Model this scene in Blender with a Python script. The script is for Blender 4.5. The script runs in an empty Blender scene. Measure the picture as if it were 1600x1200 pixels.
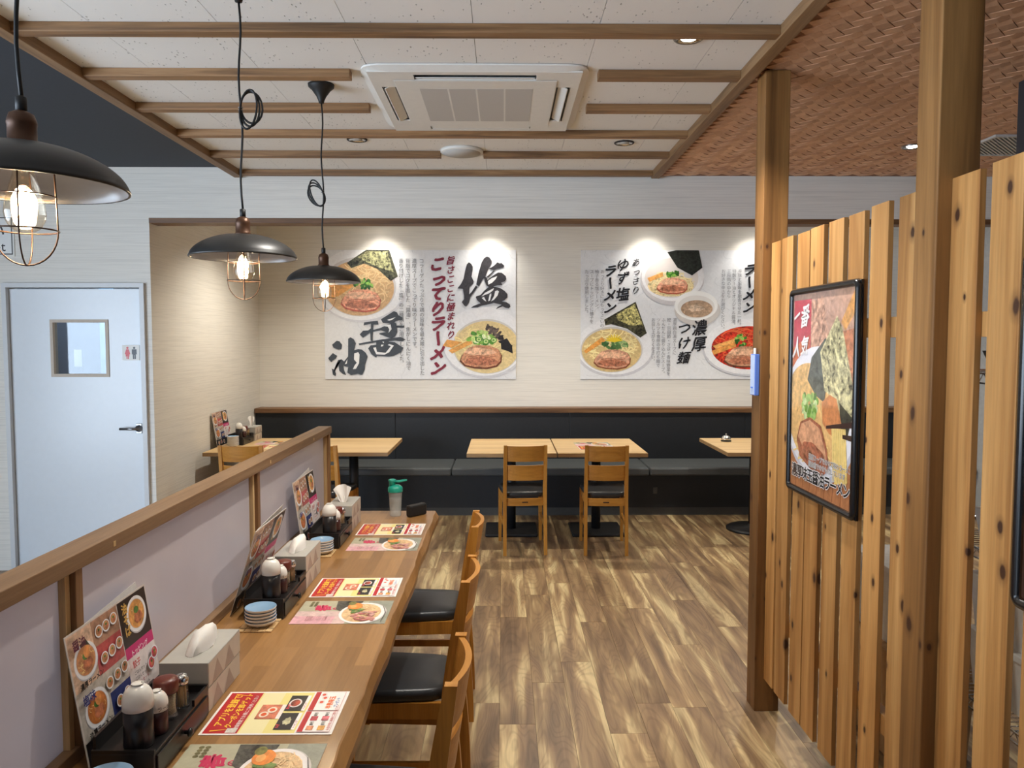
import bpy, bmesh, math, random
from mathutils import Vector, Matrix
random.seed(7)
PI = math.pi
scene = bpy.context.scene
COL = scene.collection

# ------------------------------------------------------------------ camera, light, exposure
CAM_H = 1.6
F_PX = 1202.0
PITCH = math.atan((600 - 531) / F_PX)
YAW = math.atan((800 - 787) / F_PX * math.cos(PITCH))
cd = bpy.data.cameras.new('camera')
cd.sensor_width = 36.0
cd.lens = F_PX / 1600 * 36.0
cd.clip_start = 0.02
cam = bpy.data.objects.new('camera', cd)
COL.objects.link(cam)
cam.location = (0, 0, CAM_H)
cam.rotation_euler = (PI / 2 - PITCH, 0, -YAW)
scene.camera = cam

w = bpy.data.worlds.new('world')
scene.world = w
w.use_nodes = True
w.node_tree.nodes['Background'].inputs[0].default_value = (0.69, 0.83, 1.0, 1)
w.node_tree.nodes['Background'].inputs[1].default_value = 5.6

vs = scene.view_settings
vs.view_transform = 'Standard'
vs.look = 'None'
vs.gamma = 1
vs.use_curve_mapping = False
vs.exposure = 1.2


def portal(name, loc, rot, sx, sy):
    l = bpy.data.lights.new(name, 'AREA')
    l.shape = 'RECTANGLE'
    l.size = sx
    l.size_y = sy
    l.cycles.is_portal = True
    o = bpy.data.objects.new(name, l)
    COL.objects.link(o)
    o.location = loc
    o.rotation_euler = rot


# daylight openings behind the camera and along the left wall
portal('front_window_portal', (-4.1, -2.62, 1.35), (PI / 2, 0, 0), 1.0, 2.1)
portal('left_window_portal', (-4.72, 0.1, 1.35), (PI / 2, 0, -PI / 2), 4.4, 2.1)


def lamp_light(name, kind, loc, energy, color, radius=0.05, spot=None, blend=0.6, target=None):
    l = bpy.data.lights.new(name, kind)
    l.energy = energy
    l.color = color
    l.shadow_soft_size = radius
    if kind == 'SPOT':
        l.spot_size = spot
        l.spot_blend = blend
    o = bpy.data.objects.new(name, l)
    COL.objects.link(o)
    o.location = loc
    if target is not None:
        o.rotation_euler = (Vector(target) - Vector(loc)).to_track_quat('-Z', 'Y').to_euler()
    return o


# ------------------------------------------------------------------ colours and materials
def S(r, g, b, a=1.0):
    def f(c):
        c = c / 255.0
        return c / 12.92 if c <= 0.04045 else ((c + 0.055) / 1.055) ** 2.4
    return (f(r), f(g), f(b), a)


class NT:
    def __init__(s, name):
        s.m = bpy.data.materials.new(name)
        s.m.use_nodes = True
        s.t = s.m.node_tree
        s.p = s.t.nodes['Principled BSDF']
        s.out = s.t.nodes['Material Output']

    def n(s, typ, **kw):
        nd = s.t.nodes.new(typ)
        for k, v in kw.items():
            setattr(nd, k, v)
        return nd

    def l(s, a, b):
        s.t.links.new(a, b)

    def set(s, nd, **kw):
        for k, v in kw.items():
            nd.inputs[k.replace('_', ' ')].default_value = v

    def ramp(s, fac, stops):
        r = s.n('ShaderNodeValToRGB')
        while len(r.color_ramp.elements) < len(stops):
            r.color_ramp.elements.new(0.5)
        for e, (p, c) in zip(r.color_ramp.elements, stops):
            e.position = p
            e.color = c
        s.l(fac, r.inputs[0])
        return r.outputs[0]

    def coords(s, scale=(1, 1, 1), rnd=True):
        tc = s.n('ShaderNodeTexCoord')
        src = tc.outputs['Object']
        if rnd:
            oi = s.n('ShaderNodeObjectInfo')
            mu = s.n('ShaderNodeMath', operation='MULTIPLY')
            mu.inputs[1].default_value = 37.0
            s.l(oi.outputs['Random'], mu.inputs[0])
            ad = s.n('ShaderNodeVectorMath', operation='ADD')
            s.l(src, ad.inputs[0])
            s.l(mu.outputs[0], ad.inputs[1])
            src = ad.outputs[0]
        mp = s.n('ShaderNodeMapping')
        mp.inputs['Scale'].default_value = scale
        s.l(src, mp.inputs[0])
        return mp.outputs[0]

    def noise(s, vec, scale=5, detail=4, rough=0.5, dist=0):
        nz = s.n('ShaderNodeTexNoise')
        s.l(vec, nz.inputs['Vector'])
        nz.inputs['Scale'].default_value = scale
        nz.inputs['Detail'].default_value = detail
        nz.inputs['Roughness'].default_value = rough
        nz.inputs['Distortion'].default_value = dist
        return nz.outputs[0]

    def mix(s, fac, a, b, blend='MIX'):
        mx = s.n('ShaderNodeMix', data_type='RGBA', blend_type=blend)
        for sock, v in ((mx.inputs[0], fac), (mx.inputs[6], a), (mx.inputs[7], b)):
            if isinstance(v, (int, float, tuple)):
                sock.default_value = v
            else:
                s.l(v, sock)
        return mx.outputs[2]

    def bump(s, h, strength=0.2, dist=0.002):
        b = s.n('ShaderNodeBump')
        b.inputs['Strength'].default_value = strength
        b.inputs['Distance'].default_value = dist
        s.l(h, b.inputs['Height'])
        s.l(b.outputs[0], s.p.inputs['Normal'])


def plain(name, col, rough=0.5, metal=0.0, var=0.06, scale=30, spec=0.5, bump=0.0, coat=0.0):
    t = NT(name)
    v = t.coords((1, 1, 1))
    nz = t.noise(v, scale, 3)
    lo = tuple(c * (1 - var) for c in col[:3]) + (1,)
    hi = tuple(min(1, c * (1 + var)) for c in col[:3]) + (1,)
    t.l(t.ramp(nz, [(0.3, lo), (0.7, hi)]), t.p.inputs['Base Color'])
    t.set(t.p, Roughness=rough, Metallic=metal)
    t.p.inputs['Specular IOR Level'].default_value = spec
    t.p.inputs['Coat Weight'].default_value = coat
    if bump:
        t.bump(nz, bump, 0.001)
    return t.m


def wood(name, dark, mid, light, axis='z', grain=26, rough=0.45, knots=False, stretch=0.05, var=0.18, contrast=1.0):
    t = NT(name)
    sc = {'x': (stretch, 1, 1), 'y': (1, stretch, 1), 'z': (1, 1, stretch)}[axis]
    v = t.coords(sc)
    big = t.noise(v, grain * 0.35, 3, 0.55, 1.2)
    col = t.ramp(big, [(0.5 - 0.22 / contrast, dark), (0.5, mid), (0.5 + 0.22 / contrast, light)])
    fine = t.noise(v, grain * 5, 3, 0.6)
    fc = t.ramp(fine, [(0.35, (0.80, 0.80, 0.80, 1)), (0.65, (1.06, 1.06, 1.06, 1))])
    col = t.mix(0.6, col, fc, 'MULTIPLY')
    oi = t.n('ShaderNodeObjectInfo')
    rc = t.ramp(oi.outputs['Random'], [(0, (1 - var,) * 3 + (1,)), (1, (1 + var * 0.6,) * 3 + (1,))])
    col = t.mix(1.0, col, rc, 'MULTIPLY')
    if knots:
        kv = t.coords((1.0, 1.0, 0.6))
        sx = t.n('ShaderNodeSeparateXYZ')
        t.l(kv, sx.inputs[0])
        xy = t.n('ShaderNodeMath', operation='ADD')
        t.l(sx.outputs[0], xy.inputs[0])
        t.l(sx.outputs[1], xy.inputs[1])
        cb = t.n('ShaderNodeCombineXYZ')
        t.l(xy.outputs[0], cb.inputs[0])
        t.l(sx.outputs[2], cb.inputs[1])
        vo = t.n('ShaderNodeTexVoronoi', voronoi_dimensions='2D')
        vo.inputs['Scale'].default_value = 6.2
        t.l(cb.outputs[0], vo.inputs['Vector'])
        sc_ = t.n('ShaderNodeSeparateColor')
        t.l(vo.outputs['Color'], sc_.inputs[0])
        big_ = t.n('ShaderNodeMath', operation='MULTIPLY_ADD')
        t.l(sc_.outputs[0], big_.inputs[0])
        big_.inputs[1].default_value = 1.6
        big_.inputs[2].default_value = 0.85
        ds = t.n('ShaderNodeMath', operation='MULTIPLY')
        t.l(vo.outputs['Distance'], ds.inputs[0])
        t.l(big_.outputs[0], ds.inputs[1])
        wn = t.noise(kv, 45, 2)
        ad = t.n('ShaderNodeMath', operation='MULTIPLY_ADD')
        ad.inputs[1].default_value = 0.05
        t.l(wn, ad.inputs[0])
        t.l(ds.outputs[0], ad.inputs[2])
        k = t.ramp(ad.outputs[0], [(0.075, (1, 1, 1, 1)), (0.105, (0.4, 0.4, 0.4, 1)), (0.18, (0, 0, 0, 1))])
        col = t.mix(k, col, S(62, 33, 14))
    t.l(col, t.p.inputs['Base Color'])
    t.set(t.p, Roughness=rough)
    t.bump(fine, 0.12, 0.001)
    return t.m


M = {}


def wallpaper(name, col):
    t = NT(name)
    v = t.coords((1.8, 1.8, 170), rnd=False)
    nz = t.noise(v, 1.0, 3, 0.6)
    v2 = t.coords((5, 5, 260), rnd=False)
    nz2 = t.noise(v2, 1.0, 2, 0.5)
    lo = tuple(c * 0.935 for c in col[:3]) + (1,)
    hi = tuple(min(1, c * 1.04) for c in col[:3]) + (1,)
    c = t.ramp(nz, [(0.36, lo), (0.52, hi)])
    c2 = t.ramp(nz2, [(0.3, (0.93, 0.93, 0.93, 1)), (0.6, (1, 1, 1, 1))])
    t.l(t.mix(1.0, c, c2, 'MULTIPLY'), t.p.inputs['Base Color'])
    t.set(t.p, Roughness=0.75)
    t.bump(nz, 0.25, 0.002)
    return t.m


M['wall'] = wallpaper('white_streaked_wallpaper', S(226, 222, 214))
M['navy'] = plain('navy_ceiling_paint', S(44, 50, 60), 0.7, var=0.05)
M['ceil_base'] = plain('ceiling_backing', S(150, 147, 142), 0.9)


def ceiling_board_mat():
    t = NT('rockwool_ceiling_board')
    v = t.coords((60, 26, 30))
    vo = t.n('ShaderNodeTexVoronoi')
    vo.inputs['Scale'].default_value = 1.0
    t.l(v, vo.inputs['Vector'])
    vn = t.noise(t.coords((1, 1, 1)), 9, 2)
    ad = t.n('ShaderNodeMath', operation='MULTIPLY_ADD')
    ad.inputs[1].default_value = 0.5
    t.l(vn, ad.inputs[0])
    t.l(vo.outputs['Distance'], ad.inputs[2])
    pits = t.ramp(ad.outputs[0], [(0.30, (0, 0, 0, 1)), (0.38, (1, 1, 1, 1))])
    t.l(t.mix(pits, S(180, 178, 174), S(236, 235, 232)), t.p.inputs['Base Color'])
    t.set(t.p, Roughness=0.9)
    t.bump(pits, 0.9, 0.004)
    return t.m


M['board'] = ceiling_board_mat()
M['batten'] = wood('brown_stained_batten_x', S(104, 74, 46), S(146, 108, 70), S(172, 134, 94), 'x', 60, 0.55)
M['batten_y'] = wood('brown_stained_batten_y', S(112, 84, 54), S(142, 108, 72), S(160, 126, 88), 'y', 60, 0.55)
M['rail'] = wood('brown_oak_rail', S(118, 90, 62), S(144, 113, 83), S(160, 130, 98), 'y', 50, 0.5)
M['railz'] = wood('brown_oak_upright', S(112, 78, 48), S(138, 100, 64), S(160, 122, 84), 'z', 50, 0.5)
M['pale'] = wood('pale_pine_batten', S(176, 140, 92), S(206, 172, 122), S(220, 190, 144), 'z', 50, 0.5)
M['moulding'] = wood('walnut_moulding', S(84, 56, 34), S(122, 86, 54), S(146, 108, 72), 'x', 50, 0.5)
M['post'] = wood('knotty_cedar_post', S(106, 70, 32), S(138, 96, 50), S(160, 116, 66), 'z', 24, 0.55, knots=True, var=0.06, contrast=1.35)
M['slat'] = wood('knotty_cedar_slat', S(152, 102, 50), S(184, 134, 76), S(204, 156, 96), 'z', 26, 0.55, knots=True, var=0.14, contrast=1.35)
M['oak'] = wood('honey_oak_chair', S(166, 108, 36), S(188, 128, 50), S(202, 144, 66), 'z', 40, 0.38, var=0.05)
M['oakx'] = wood('honey_oak_chair_slat', S(166, 108, 36), S(186, 126, 48), S(198, 140, 62), 'x', 30, 0.38, var=0.05)
M['ash'] = wood('pale_ash_tabletop', S(196, 160, 108), S(218, 184, 132), S(230, 200, 152), 'x', 26, 0.4, var=0.03)
M['ash_edge'] = wood('ash_table_edge', S(152, 116, 74), S(176, 140, 96), S(190, 156, 112), 'x', 30, 0.5)
M['vinyl'] = plain('black_vinyl', S(40, 42, 45), 0.34, var=0.05, scale=250, bump=0.06)
M['bench_vinyl'] = plain('charcoal_bench_vinyl', S(82, 86, 88), 0.3, var=0.05, scale=250, bump=0.05)
M['bench_dark'] = plain('dark_navy_laminate', S(28, 31, 36), 0.5, var=0.08)
M['grey_skirt'] = plain('grey_skirting', S(78, 77, 74), 0.6)
M['black_metal'] = plain('black_powder_metal', S(22, 22, 24), 0.5)
M['shade_out'] = plain('black_enamel_shade', S(30, 29, 28), 0.42, var=0.1)
M['shade_in'] = plain('grey_enamel_inside', S(40, 40, 45), 0.3)
M['bronze'] = plain('brown_bronze_socket', S(82, 54, 36), 0.42, metal=0.5)
M['wire'] = plain('aged_copper_wire', S(66, 46, 34), 0.4, metal=0.6)
M['cord'] = plain('black_cord', S(18, 18, 19), 0.55)
M['plastic_w'] = plain('white_plastic', S(224, 222, 216), 0.45, var=0.02)
M['plastic_g'] = plain('grey_mesh_grille', S(192, 190, 186), 0.7, var=0.06, scale=400)
M['slot_dark'] = plain('dark_slot', S(60, 64, 66), 0.6)
M['chrome'] = plain('chrome', S(210, 210, 210), 0.14, metal=1.0, var=0.02)
M['steel'] = plain('brushed_steel', S(140, 140, 142), 0.3, metal=1.0)
M['door'] = plain('white_door_paint', S(214, 220, 226), 0.28, var=0.01)
M['frame_w'] = plain('white_door_frame', S(206, 208, 210), 0.4, var=0.02)
M['lacquer'] = plain('black_lacquer', S(24, 22, 23), 0.32, var=0.1)
M['cap_w'] = plain('white_cap_plastic', S(232, 230, 224), 0.22, var=0.01)
M['soy'] = plain('soy_sauce_in_plastic', S(30, 28, 30), 0.3)
M['chilli'] = plain('dark_chilli_oil', S(58, 22, 20), 0.3)
M['brown_cap'] = plain('maroon_plastic_cap', S(98, 42, 32), 0.35)
M['sesame'] = plain('ground_pepper', S(150, 136, 112), 0.8, var=0.5, scale=500)
M['pick'] = plain('toothpick_wood', S(206, 172, 124), 0.7, var=0.1)
M['tissue_box'] = plain('grey_card_box', S(172, 170, 164), 0.7, var=0.03)
M['tissue_side'] = plain('beige_card_side', S(196, 184, 170), 0.7, var=0.03)
M['tissue_tri'] = plain('taupe_card_print', S(168, 150, 138), 0.7, var=0.03)
M['paper'] = plain('white_tissue_paper', S(238, 236, 232), 0.85, var=0.02)
M['plate_b'] = plain('pale_blue_glaze', S(138, 172, 202), 0.16, var=0.03)
M['plate_w'] = plain('white_glaze', S(226, 222, 216), 0.2, var=0.02)
M['bamboo'] = plain('bamboo_strip', S(212, 178, 128), 0.6, var=0.08)
M['thread'] = plain('dark_thread', S(58, 36, 24), 0.8)
M['teal'] = plain('teal_plastic', S(24, 152, 132), 0.35, var=0.03)
M['case'] = plain('black_soft_case', S(24, 24, 25), 0.55)
M['menu_edge'] = plain('laminate_film', S(216, 212, 208), 0.25)
M['frame_b'] = plain('black_snap_frame', S(20, 20, 22), 0.26)
M['pale_blue'] = plain('pale_blue_label', S(184, 202, 234), 0.4)
M['blue'] = plain('blue_plastic', S(86, 122, 206), 0.4)
M['glassy_dark'] = plain('dark_board', S(40, 44, 50), 0.5)
M['grey_wall'] = plain('pale_grey_wall', S(196, 198, 198), 0.7)
M['card'] = plain('cardboard', S(184, 148, 104), 0.8)
M['bin'] = plain('white_storage_bin', S(226, 226, 222), 0.4)
M['blue_strip'] = plain('pale_blue_board', S(150, 190, 230), 0.5)
M['tile_grey'] = plain('vestibule_grey', S(110, 118, 132), 0.5)


def glass(name, tint=(1, 1, 1, 1), gloss=0.12, rough=0.02, edge=0.8):
    t = NT(name)
    tr = t.n('ShaderNodeBsdfTransparent')
    tr.inputs[0].default_value = tint
    gl = t.n('ShaderNodeBsdfGlossy')
    gl.inputs['Roughness'].default_value = rough
    fr = t.n('ShaderNodeLayerWeight')
    fr.inputs['Blend'].default_value = 0.5
    pw = t.n('ShaderNodeMath', operation='POWER')
    t.l(fr.outputs['Facing'], pw.inputs[0])
    pw.inputs[1].default_value = 4.0
    fm_ = t.n('ShaderNodeMath', operation='MULTIPLY_ADD')
    t.l(pw.outputs[0], fm_.inputs[0])
    fm_.inputs[1].default_value = edge
    fm_.inputs[2].default_value = gloss * 0.2
    mx = t.n('ShaderNodeMixShader')
    t.l(fm_.outputs[0], mx.inputs[0])
    t.l(tr.outputs[0], mx.inputs[1])
    t.l(gl.outputs[0], mx.inputs[2])
    t.l(mx.outputs[0], t.out.inputs['Surface'])
    return t.m


M['glass'] = glass('clear_glass', (0.97, 0.97, 0.97, 1), 0.25)
M['bulb_glass'] = glass('bulb_glass', (1.0, 0.95, 0.86, 1), 0.22)
M['door_glass'] = glass('door_glass', (0.80, 0.85, 0.9, 1), 0.25)
M['film'] = glass('clear_menu_film', (0.985, 0.985, 0.99, 1), 0.2, 0.08, 0.3)


def frosted(name, col, solid):
    t = NT(name)
    t.p.inputs['Base Color'].default_value = col
    t.set(t.p, Roughness=0.25)
    tr = t.n('ShaderNodeBsdfTransparent')
    nz = t.noise(t.coords((1, 1, 1)), 30, 2)
    fc = t.n('ShaderNodeMath', operation='MULTIPLY_ADD')
    t.l(nz, fc.inputs[0])
    fc.inputs[1].default_value = 0.06
    fc.inputs[2].default_value = solid
    mx = t.n('ShaderNodeMixShader')
    t.l(fc.outputs[0], mx.inputs[0])
    t.l(tr.outputs[0], mx.inputs[1])
    t.l(t.p.outputs[0], mx.inputs[2])
    t.l(mx.outputs[0], t.out.inputs['Surface'])
    return t.m


M['frost'] = frosted('translucent_bottle', S(225, 228, 226), 0.26)
M['water'] = frosted('water_in_bottle', S(196, 204, 200), 0.16)


def acrylic():
    t = NT('frosted_acrylic')
    nz = t.noise(t.coords((1, 1, 1)), 6, 2)
    t.l(t.ramp(nz, [(0.3, S(206, 198, 200)), (0.7, S(212, 204, 206))]), t.p.inputs['Base Color'])
    t.set(t.p, Roughness=0.2)
    ts = t.n('ShaderNodeBsdfTranslucent')
    ts.inputs[0].default_value = S(216, 208, 208)
    mx = t.n('ShaderNodeMixShader')
    mx.inputs[0].default_value = 0.3
    t.l(t.p.outputs[0], mx.inputs[1])
    t.l(ts.outputs[0], mx.inputs[2])
    t.l(mx.outputs[0], t.out.inputs['Surface'])
    return t.m


M['acrylic'] = acrylic()


def emit(name, col, strength):
    t = NT(name)
    t.p.inputs['Base Color'].default_value = col
    t.p.inputs['Emission Color'].default_value = col
    t.p.inputs['Emission Strength'].default_value = strength
    return t.m


M['filament'] = emit('glowing_filament', (1.0, 0.66, 0.28, 1), 45.0)
M['lens_on'] = emit('lit_lamp_lens', (1.0, 0.95, 0.86, 1), 14.0)


def floor_mat():
    t = NT('walnut_vinyl_plank')
    v = t.coords((1, 0.10, 1))
    big = t.noise(v, 13, 3, 0.5, 0.6)
    col = t.ramp(big, [(0.28, S(110, 88, 68)), (0.44, S(144, 118, 90)), (0.54, S(168, 142, 106)), (0.64, S(212, 192, 148))])
    # cathedral figure: thin lines along the contours of the broad tone
    soft = t.noise(t.coords((1, 0.22, 1)), 5.5, 1.5, 0.45, 0.5)
    m1 = t.n('ShaderNodeMath', operation='MULTIPLY')
    t.l(soft, m1.inputs[0])
    m1.inputs[1].default_value = 150.0
    sn = t.n('ShaderNodeMath', operation='SINE')
    t.l(m1.outputs[0], sn.inputs[0])
    hf = t.n('ShaderNodeMath', operation='MULTIPLY_ADD')
    t.l(sn.outputs[0], hf.inputs[0])
    hf.inputs[1].default_value = 0.5
    hf.inputs[2].default_value = 0.5
    col = t.mix(0.55, col, t.ramp(hf.outputs[0], [(0.0, (0.72, 0.69, 0.66, 1)), (0.45, (1.04, 1.03, 1.02, 1))]), 'MULTIPLY')
    wv = t.n('ShaderNodeTexWave', wave_type='RINGS', rings_direction='X')
    vv = t.coords((5, 0.6, 5))
    wv.inputs['Scale'].default_value = 2.2
    wv.inputs['Distortion'].default_value = 7
    wv.inputs['Detail'].default_value = 2
    wv.inputs['Detail Scale'].default_value = 0.8
    t.l(vv, wv.inputs['Vector'])
    rc = t.ramp(wv.outputs['Fac'], [(0.0, (0.78, 0.76, 0.74, 1)), (0.55, (1.04, 1.03, 1.01, 1))])
    col = t.mix(0.75, col, rc, 'MULTIPLY')
    fine = t.noise(t.coords((1, 0.03, 1)), 260, 2, 0.6)
    col = t.mix(0.6, col, t.ramp(fine, [(0.3, (0.84, 0.83, 0.82, 1)), (0.7, (1.06, 1.06, 1.05, 1))]), 'MULTIPLY')
    oi = t.n('ShaderNodeObjectInfo')
    col = t.mix(1.0, col, t.ramp(oi.outputs['Random'], [(0, (0.82, 0.79, 0.77, 1)), (0.5, (0.97, 0.96, 0.94, 1)), (1, (1.14, 1.13, 1.10, 1))]), 'MULTIPLY')
    t.l(col, t.p.inputs['Base Color'])
    t.set(t.p, Roughness=0.36)
    t.bump(fine, 0.08, 0.001)
    return t.m


M['floor'] = floor_mat()
M['subfloor'] = plain('dark_floor_joint', S(70, 54, 42), 0.8)


def counter_mat():
    t = NT('laminated_oak_counter')
    tc = t.n('ShaderNodeTexCoord')
    mp = t.n('ShaderNodeMapping')
    mp.inputs['Rotation'].default_value = (0, 0, PI / 2)
    t.l(tc.outputs['Object'], mp.inputs[0])
    br = t.n('ShaderNodeTexBrick')
    br.offset = 0.37
    br.inputs['Scale'].default_value = 1.0
    br.inputs['Brick Width'].default_value = 0.34
    br.inputs['Row Height'].default_value = 0.045
    br.inputs['Mortar Size'].default_value = 0.0
    br.inputs['Color1'].default_value = S(136, 98, 56)
    br.inputs['Color2'].default_value = S(166, 124, 76)
    br.inputs['Mortar'].default_value = S(130, 96, 58)
    t.l(mp.outputs[0], br.inputs['Vector'])
    fine = t.noise(t.coords((1, 0.06, 1), False), 120, 3, 0.6)
    col = t.mix(0.8, br.outputs[0], t.ramp(fine, [(0.3, (0.84, 0.82, 0.8, 1)), (0.7, (1.06, 1.06, 1.06, 1))]), 'MULTIPLY')
    t.l(col, t.p.inputs['Base Color'])
    t.set(t.p, Roughness=0.34)
    t.p.inputs['Coat Weight'].default_value = 0.15
    t.p.inputs['Coat Roughness'].default_value = 0.15
    return t.m


M['counter'] = counter_mat()


def weave_mat():
    t = NT('woven_cedar_strip')
    g = t.n('ShaderNodeNewGeometry')
    c = t.ramp(g.outputs['Random Per Island'], [(0, S(188, 140, 106)), (0.5, S(204, 156, 120)), (1, S(218, 174, 138))])
    oi = t.n('ShaderNodeObjectInfo')
    c = t.mix(1.0, c, t.ramp(oi.outputs['Random'], [(0, (0.88, 0.88, 0.88, 1)), (1, (1.08, 1.08, 1.08, 1))]), 'MULTIPLY')
    nz = t.noise(t.coords((1, 1, 1)), 60, 3)
    c = t.mix(0.8, c, t.ramp(nz, [(0.3, (0.86, 0.85, 0.84, 1)), (0.7, (1.05, 1.05, 1.05, 1))]), 'MULTIPLY')
    t.l(c, t.p.inputs['Base Color'])
    t.set(t.p, Roughness=0.6)
    return t.m


M['weave'] = weave_mat()
M['weave_back'] = plain('woven_ceiling_backing', S(140, 98, 72), 0.8)


def print_mat():
    t = NT('printed_ink')
    a = t.n('ShaderNodeAttribute', attribute_name='Col')
    nz = t.noise(t.coords((1, 1, 1), False), 45, 5, 0.7)
    nz2 = t.noise(t.coords((1, 1, 1), False), 14, 3, 0.6, 2.0)
    sm = t.n('ShaderNodeMath', operation='ADD')
    t.l(nz, sm.inputs[0])
    t.l(nz2, sm.inputs[1])
    sb = t.n('ShaderNodeMath', operation='SUBTRACT')
    t.l(sm.outputs[0], sb.inputs[0])
    sb.inputs[1].default_value = 1.0
    ma = t.n('ShaderNodeMath', operation='MULTIPLY')
    t.l(sb.outputs[0], ma.inputs[0])
    t.l(a.outputs['Alpha'], ma.inputs[1])
    m4 = t.n('ShaderNodeMath', operation='MULTIPLY_ADD')
    t.l(ma.outputs[0], m4.inputs[0])
    m4.inputs[1].default_value = 5.6
    m4.inputs[2].default_value = 1.0
    mx = t.n('ShaderNodeVectorMath', operation='SCALE')
    t.l(a.outputs['Color'], mx.inputs[0])
    t.l(m4.outputs[0], mx.inputs['Scale'])
    t.l(mx.outputs[0], t.p.inputs['Base Color'])
    t.set(t.p, Roughness=0.4)
    return t.m


M['print'] = print_mat()


# ------------------------------------------------------------------ mesh helpers
class MB:
    def __init__(s):
        s.v = []
        s.f = []
        s.sm = []

    def add(s, vs_, fs, smooth=False, mtx=None):
        o = len(s.v)
        for p in vs_:
            s.v.append(tuple(mtx @ Vector(p)) if mtx is not None else tuple(p))
        for f in fs:
            s.f.append([i + o for i in f])
            s.sm.append(smooth)
        return s

    def box(s, x0, x1, y0, y1, z0, z1, b=0.0, mtx=None):
        if b <= 0:
            vs_ = [(x, y, z) for x in (x0, x1) for y in (y0, y1) for z in (z0, z1)]
            fs = [(0, 1, 3, 2), (4, 6, 7, 5), (0, 4, 5, 1), (2, 3, 7, 6), (0, 2, 6, 4), (1, 5, 7, 3)]
            return s.add(vs_, fs, False, mtx)
        bm = bmesh.new()
        bmesh.ops.create_cube(bm, size=1.0)
        for v in bm.verts:
            v.co = Vector(((x0 + x1) / 2 + v.co.x * (x1 - x0), (y0 + y1) / 2 + v.co.y * (y1 - y0), (z0 + z1) / 2 + v.co.z * (z1 - z0)))
        bmesh.ops.bevel(bm, geom=bm.edges[:], offset=b, segments=2, affect='EDGES', profile=0.5)
        bm.verts.index_update()
        s.add([v.co.copy() for v in bm.verts], [[v.index for v in f.verts] for f in bm.faces], False, mtx)
        bm.free()
        return s

    def lathe(s, prof, seg=24, c=(0, 0), smooth=True, mtx=None, caps=True):
        vs_, fs = [], []
        n = len(prof)
        for i in range(seg):
            a = 2 * PI * i / seg
            for r, z in prof:
                vs_.append((c[0] + r * math.cos(a), c[1] + r * math.sin(a), z))
        for i in range(seg):
            j = (i + 1) % seg
            for k in range(n - 1):
                fs.append((i * n + k, j * n + k, j * n + k + 1, i * n + k + 1))
        if caps:
            if prof[0][0] > 1e-5:
                fs.append([i * n for i in range(seg)][::-1])
            if prof[-1][0] > 1e-5:
                fs.append([i * n + n - 1 for i in range(seg)])
        return s.add(vs_, fs, smooth, mtx)

    def tube(s, pts, r, seg=8, closed=False, smooth=True, mtx=None):
        pts = [Vector(p) for p in pts]
        n = len(pts)
        vs_, fs = [], []
        up = Vector((0, 0, 1))
        prev = None
        for i, p in enumerate(pts):
            if closed:
                d = pts[(i + 1) % n] - pts[i - 1]
            else:
                d = pts[min(i + 1, n - 1)] - pts[max(i - 1, 0)]
            d.normalize()
            if prev is None:
                a = d.orthogonal().normalized()
            else:
                a = prev - d * prev.dot(d)
                a = a.normalized() if a.length > 1e-6 else d.orthogonal().normalized()
            prev = a
            b = d.cross(a)
            rr = r[i] if isinstance(r, (list, tuple)) else r
            for k in range(seg):
                t = 2 * PI * k / seg
                vs_.append(p + (a * math.cos(t) + b * math.sin(t)) * rr)
        for i in range(n if closed else n - 1):
            j = (i + 1) % n
            for k in range(seg):
                l = (k + 1) % seg
                fs.append((i * seg + k, i * seg + l, j * seg + l, j * seg + k))
        if not closed:
            fs.append([k for k in range(seg)][::-1])
            fs.append([(n - 1) * seg + k for k in range(seg)])
        return s.add(vs_, fs, smooth, mtx)

    def ring(s, r, z, wr, seg=32, c=(0, 0)):
        return s.tube([(c[0] + r * math.cos(2 * PI * i / seg), c[1] + r * math.sin(2 * PI * i / seg), z) for i in range(seg)], wr, 6, True)

    def prism(s, poly, z0, z1, mtx=None):
        n = len(poly)
        vs_ = [(x, y, z0) for x, y in poly] + [(x, y, z1) for x, y in poly]
        fs = [list(range(n))[::-1], list(range(n, 2 * n))] + [(i, (i + 1) % n, n + (i + 1) % n, n + i) for i in range(n)]
        return s.add(vs_, fs, False, mtx)

    def sweep(s, sections):
        """closed 4-point (or n-point) sections joined in order"""
        n = len(sections[0])
        vs_ = [p for sec in sections for p in sec]
        fs = []
        for i in range(len(sections) - 1):
            for k in range(n):
                l = (k + 1) % n
                fs.append((i * n + k, i * n + l, (i + 1) * n + l, (i + 1) * n + k))
        fs.append(list(range(n))[::-1])
        fs.append([(len(sections) - 1) * n + k for k in range(n)])
        return s.add(vs_, fs, False)

    def mesh(s, name):
        me = bpy.data.meshes.new(name)
        me.from_pydata(s.v, [], s.f)
        me.polygons.foreach_set('use_smooth', s.sm)
        bm = bmesh.new()
        bm.from_mesh(me)
        bmesh.ops.recalc_face_normals(bm, faces=bm.faces[:])
        bm.to_mesh(me)
        bm.free()
        me.update()
        return me

    def build(s, name, mat, parent=None):
        me = s.mesh(name)
        me.materials.append(M[mat] if isinstance(mat, str) else mat)
        return link(name, me, parent)


def link(name, data, parent=None):
    o = bpy.data.objects.new(name, data)
    COL.objects.link(o)
    if parent is not None:
        o.parent = parent
    return o


def tag(o, label, cat, group=None):
    o['label'] = label
    o['category'] = cat
    if group:
        o['group'] = group
    return o


def thing(name, label, cat, loc=(0, 0, 0), rz=0.0, group=None):
    o = link(name, None)
    o.empty_display_size = 0.05
    o.location = loc
    o.rotation_euler = (0, 0, rz)
    return tag(o, label, cat, group)


def struct(o):
    o['kind'] = 'structure'
    return o


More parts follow.
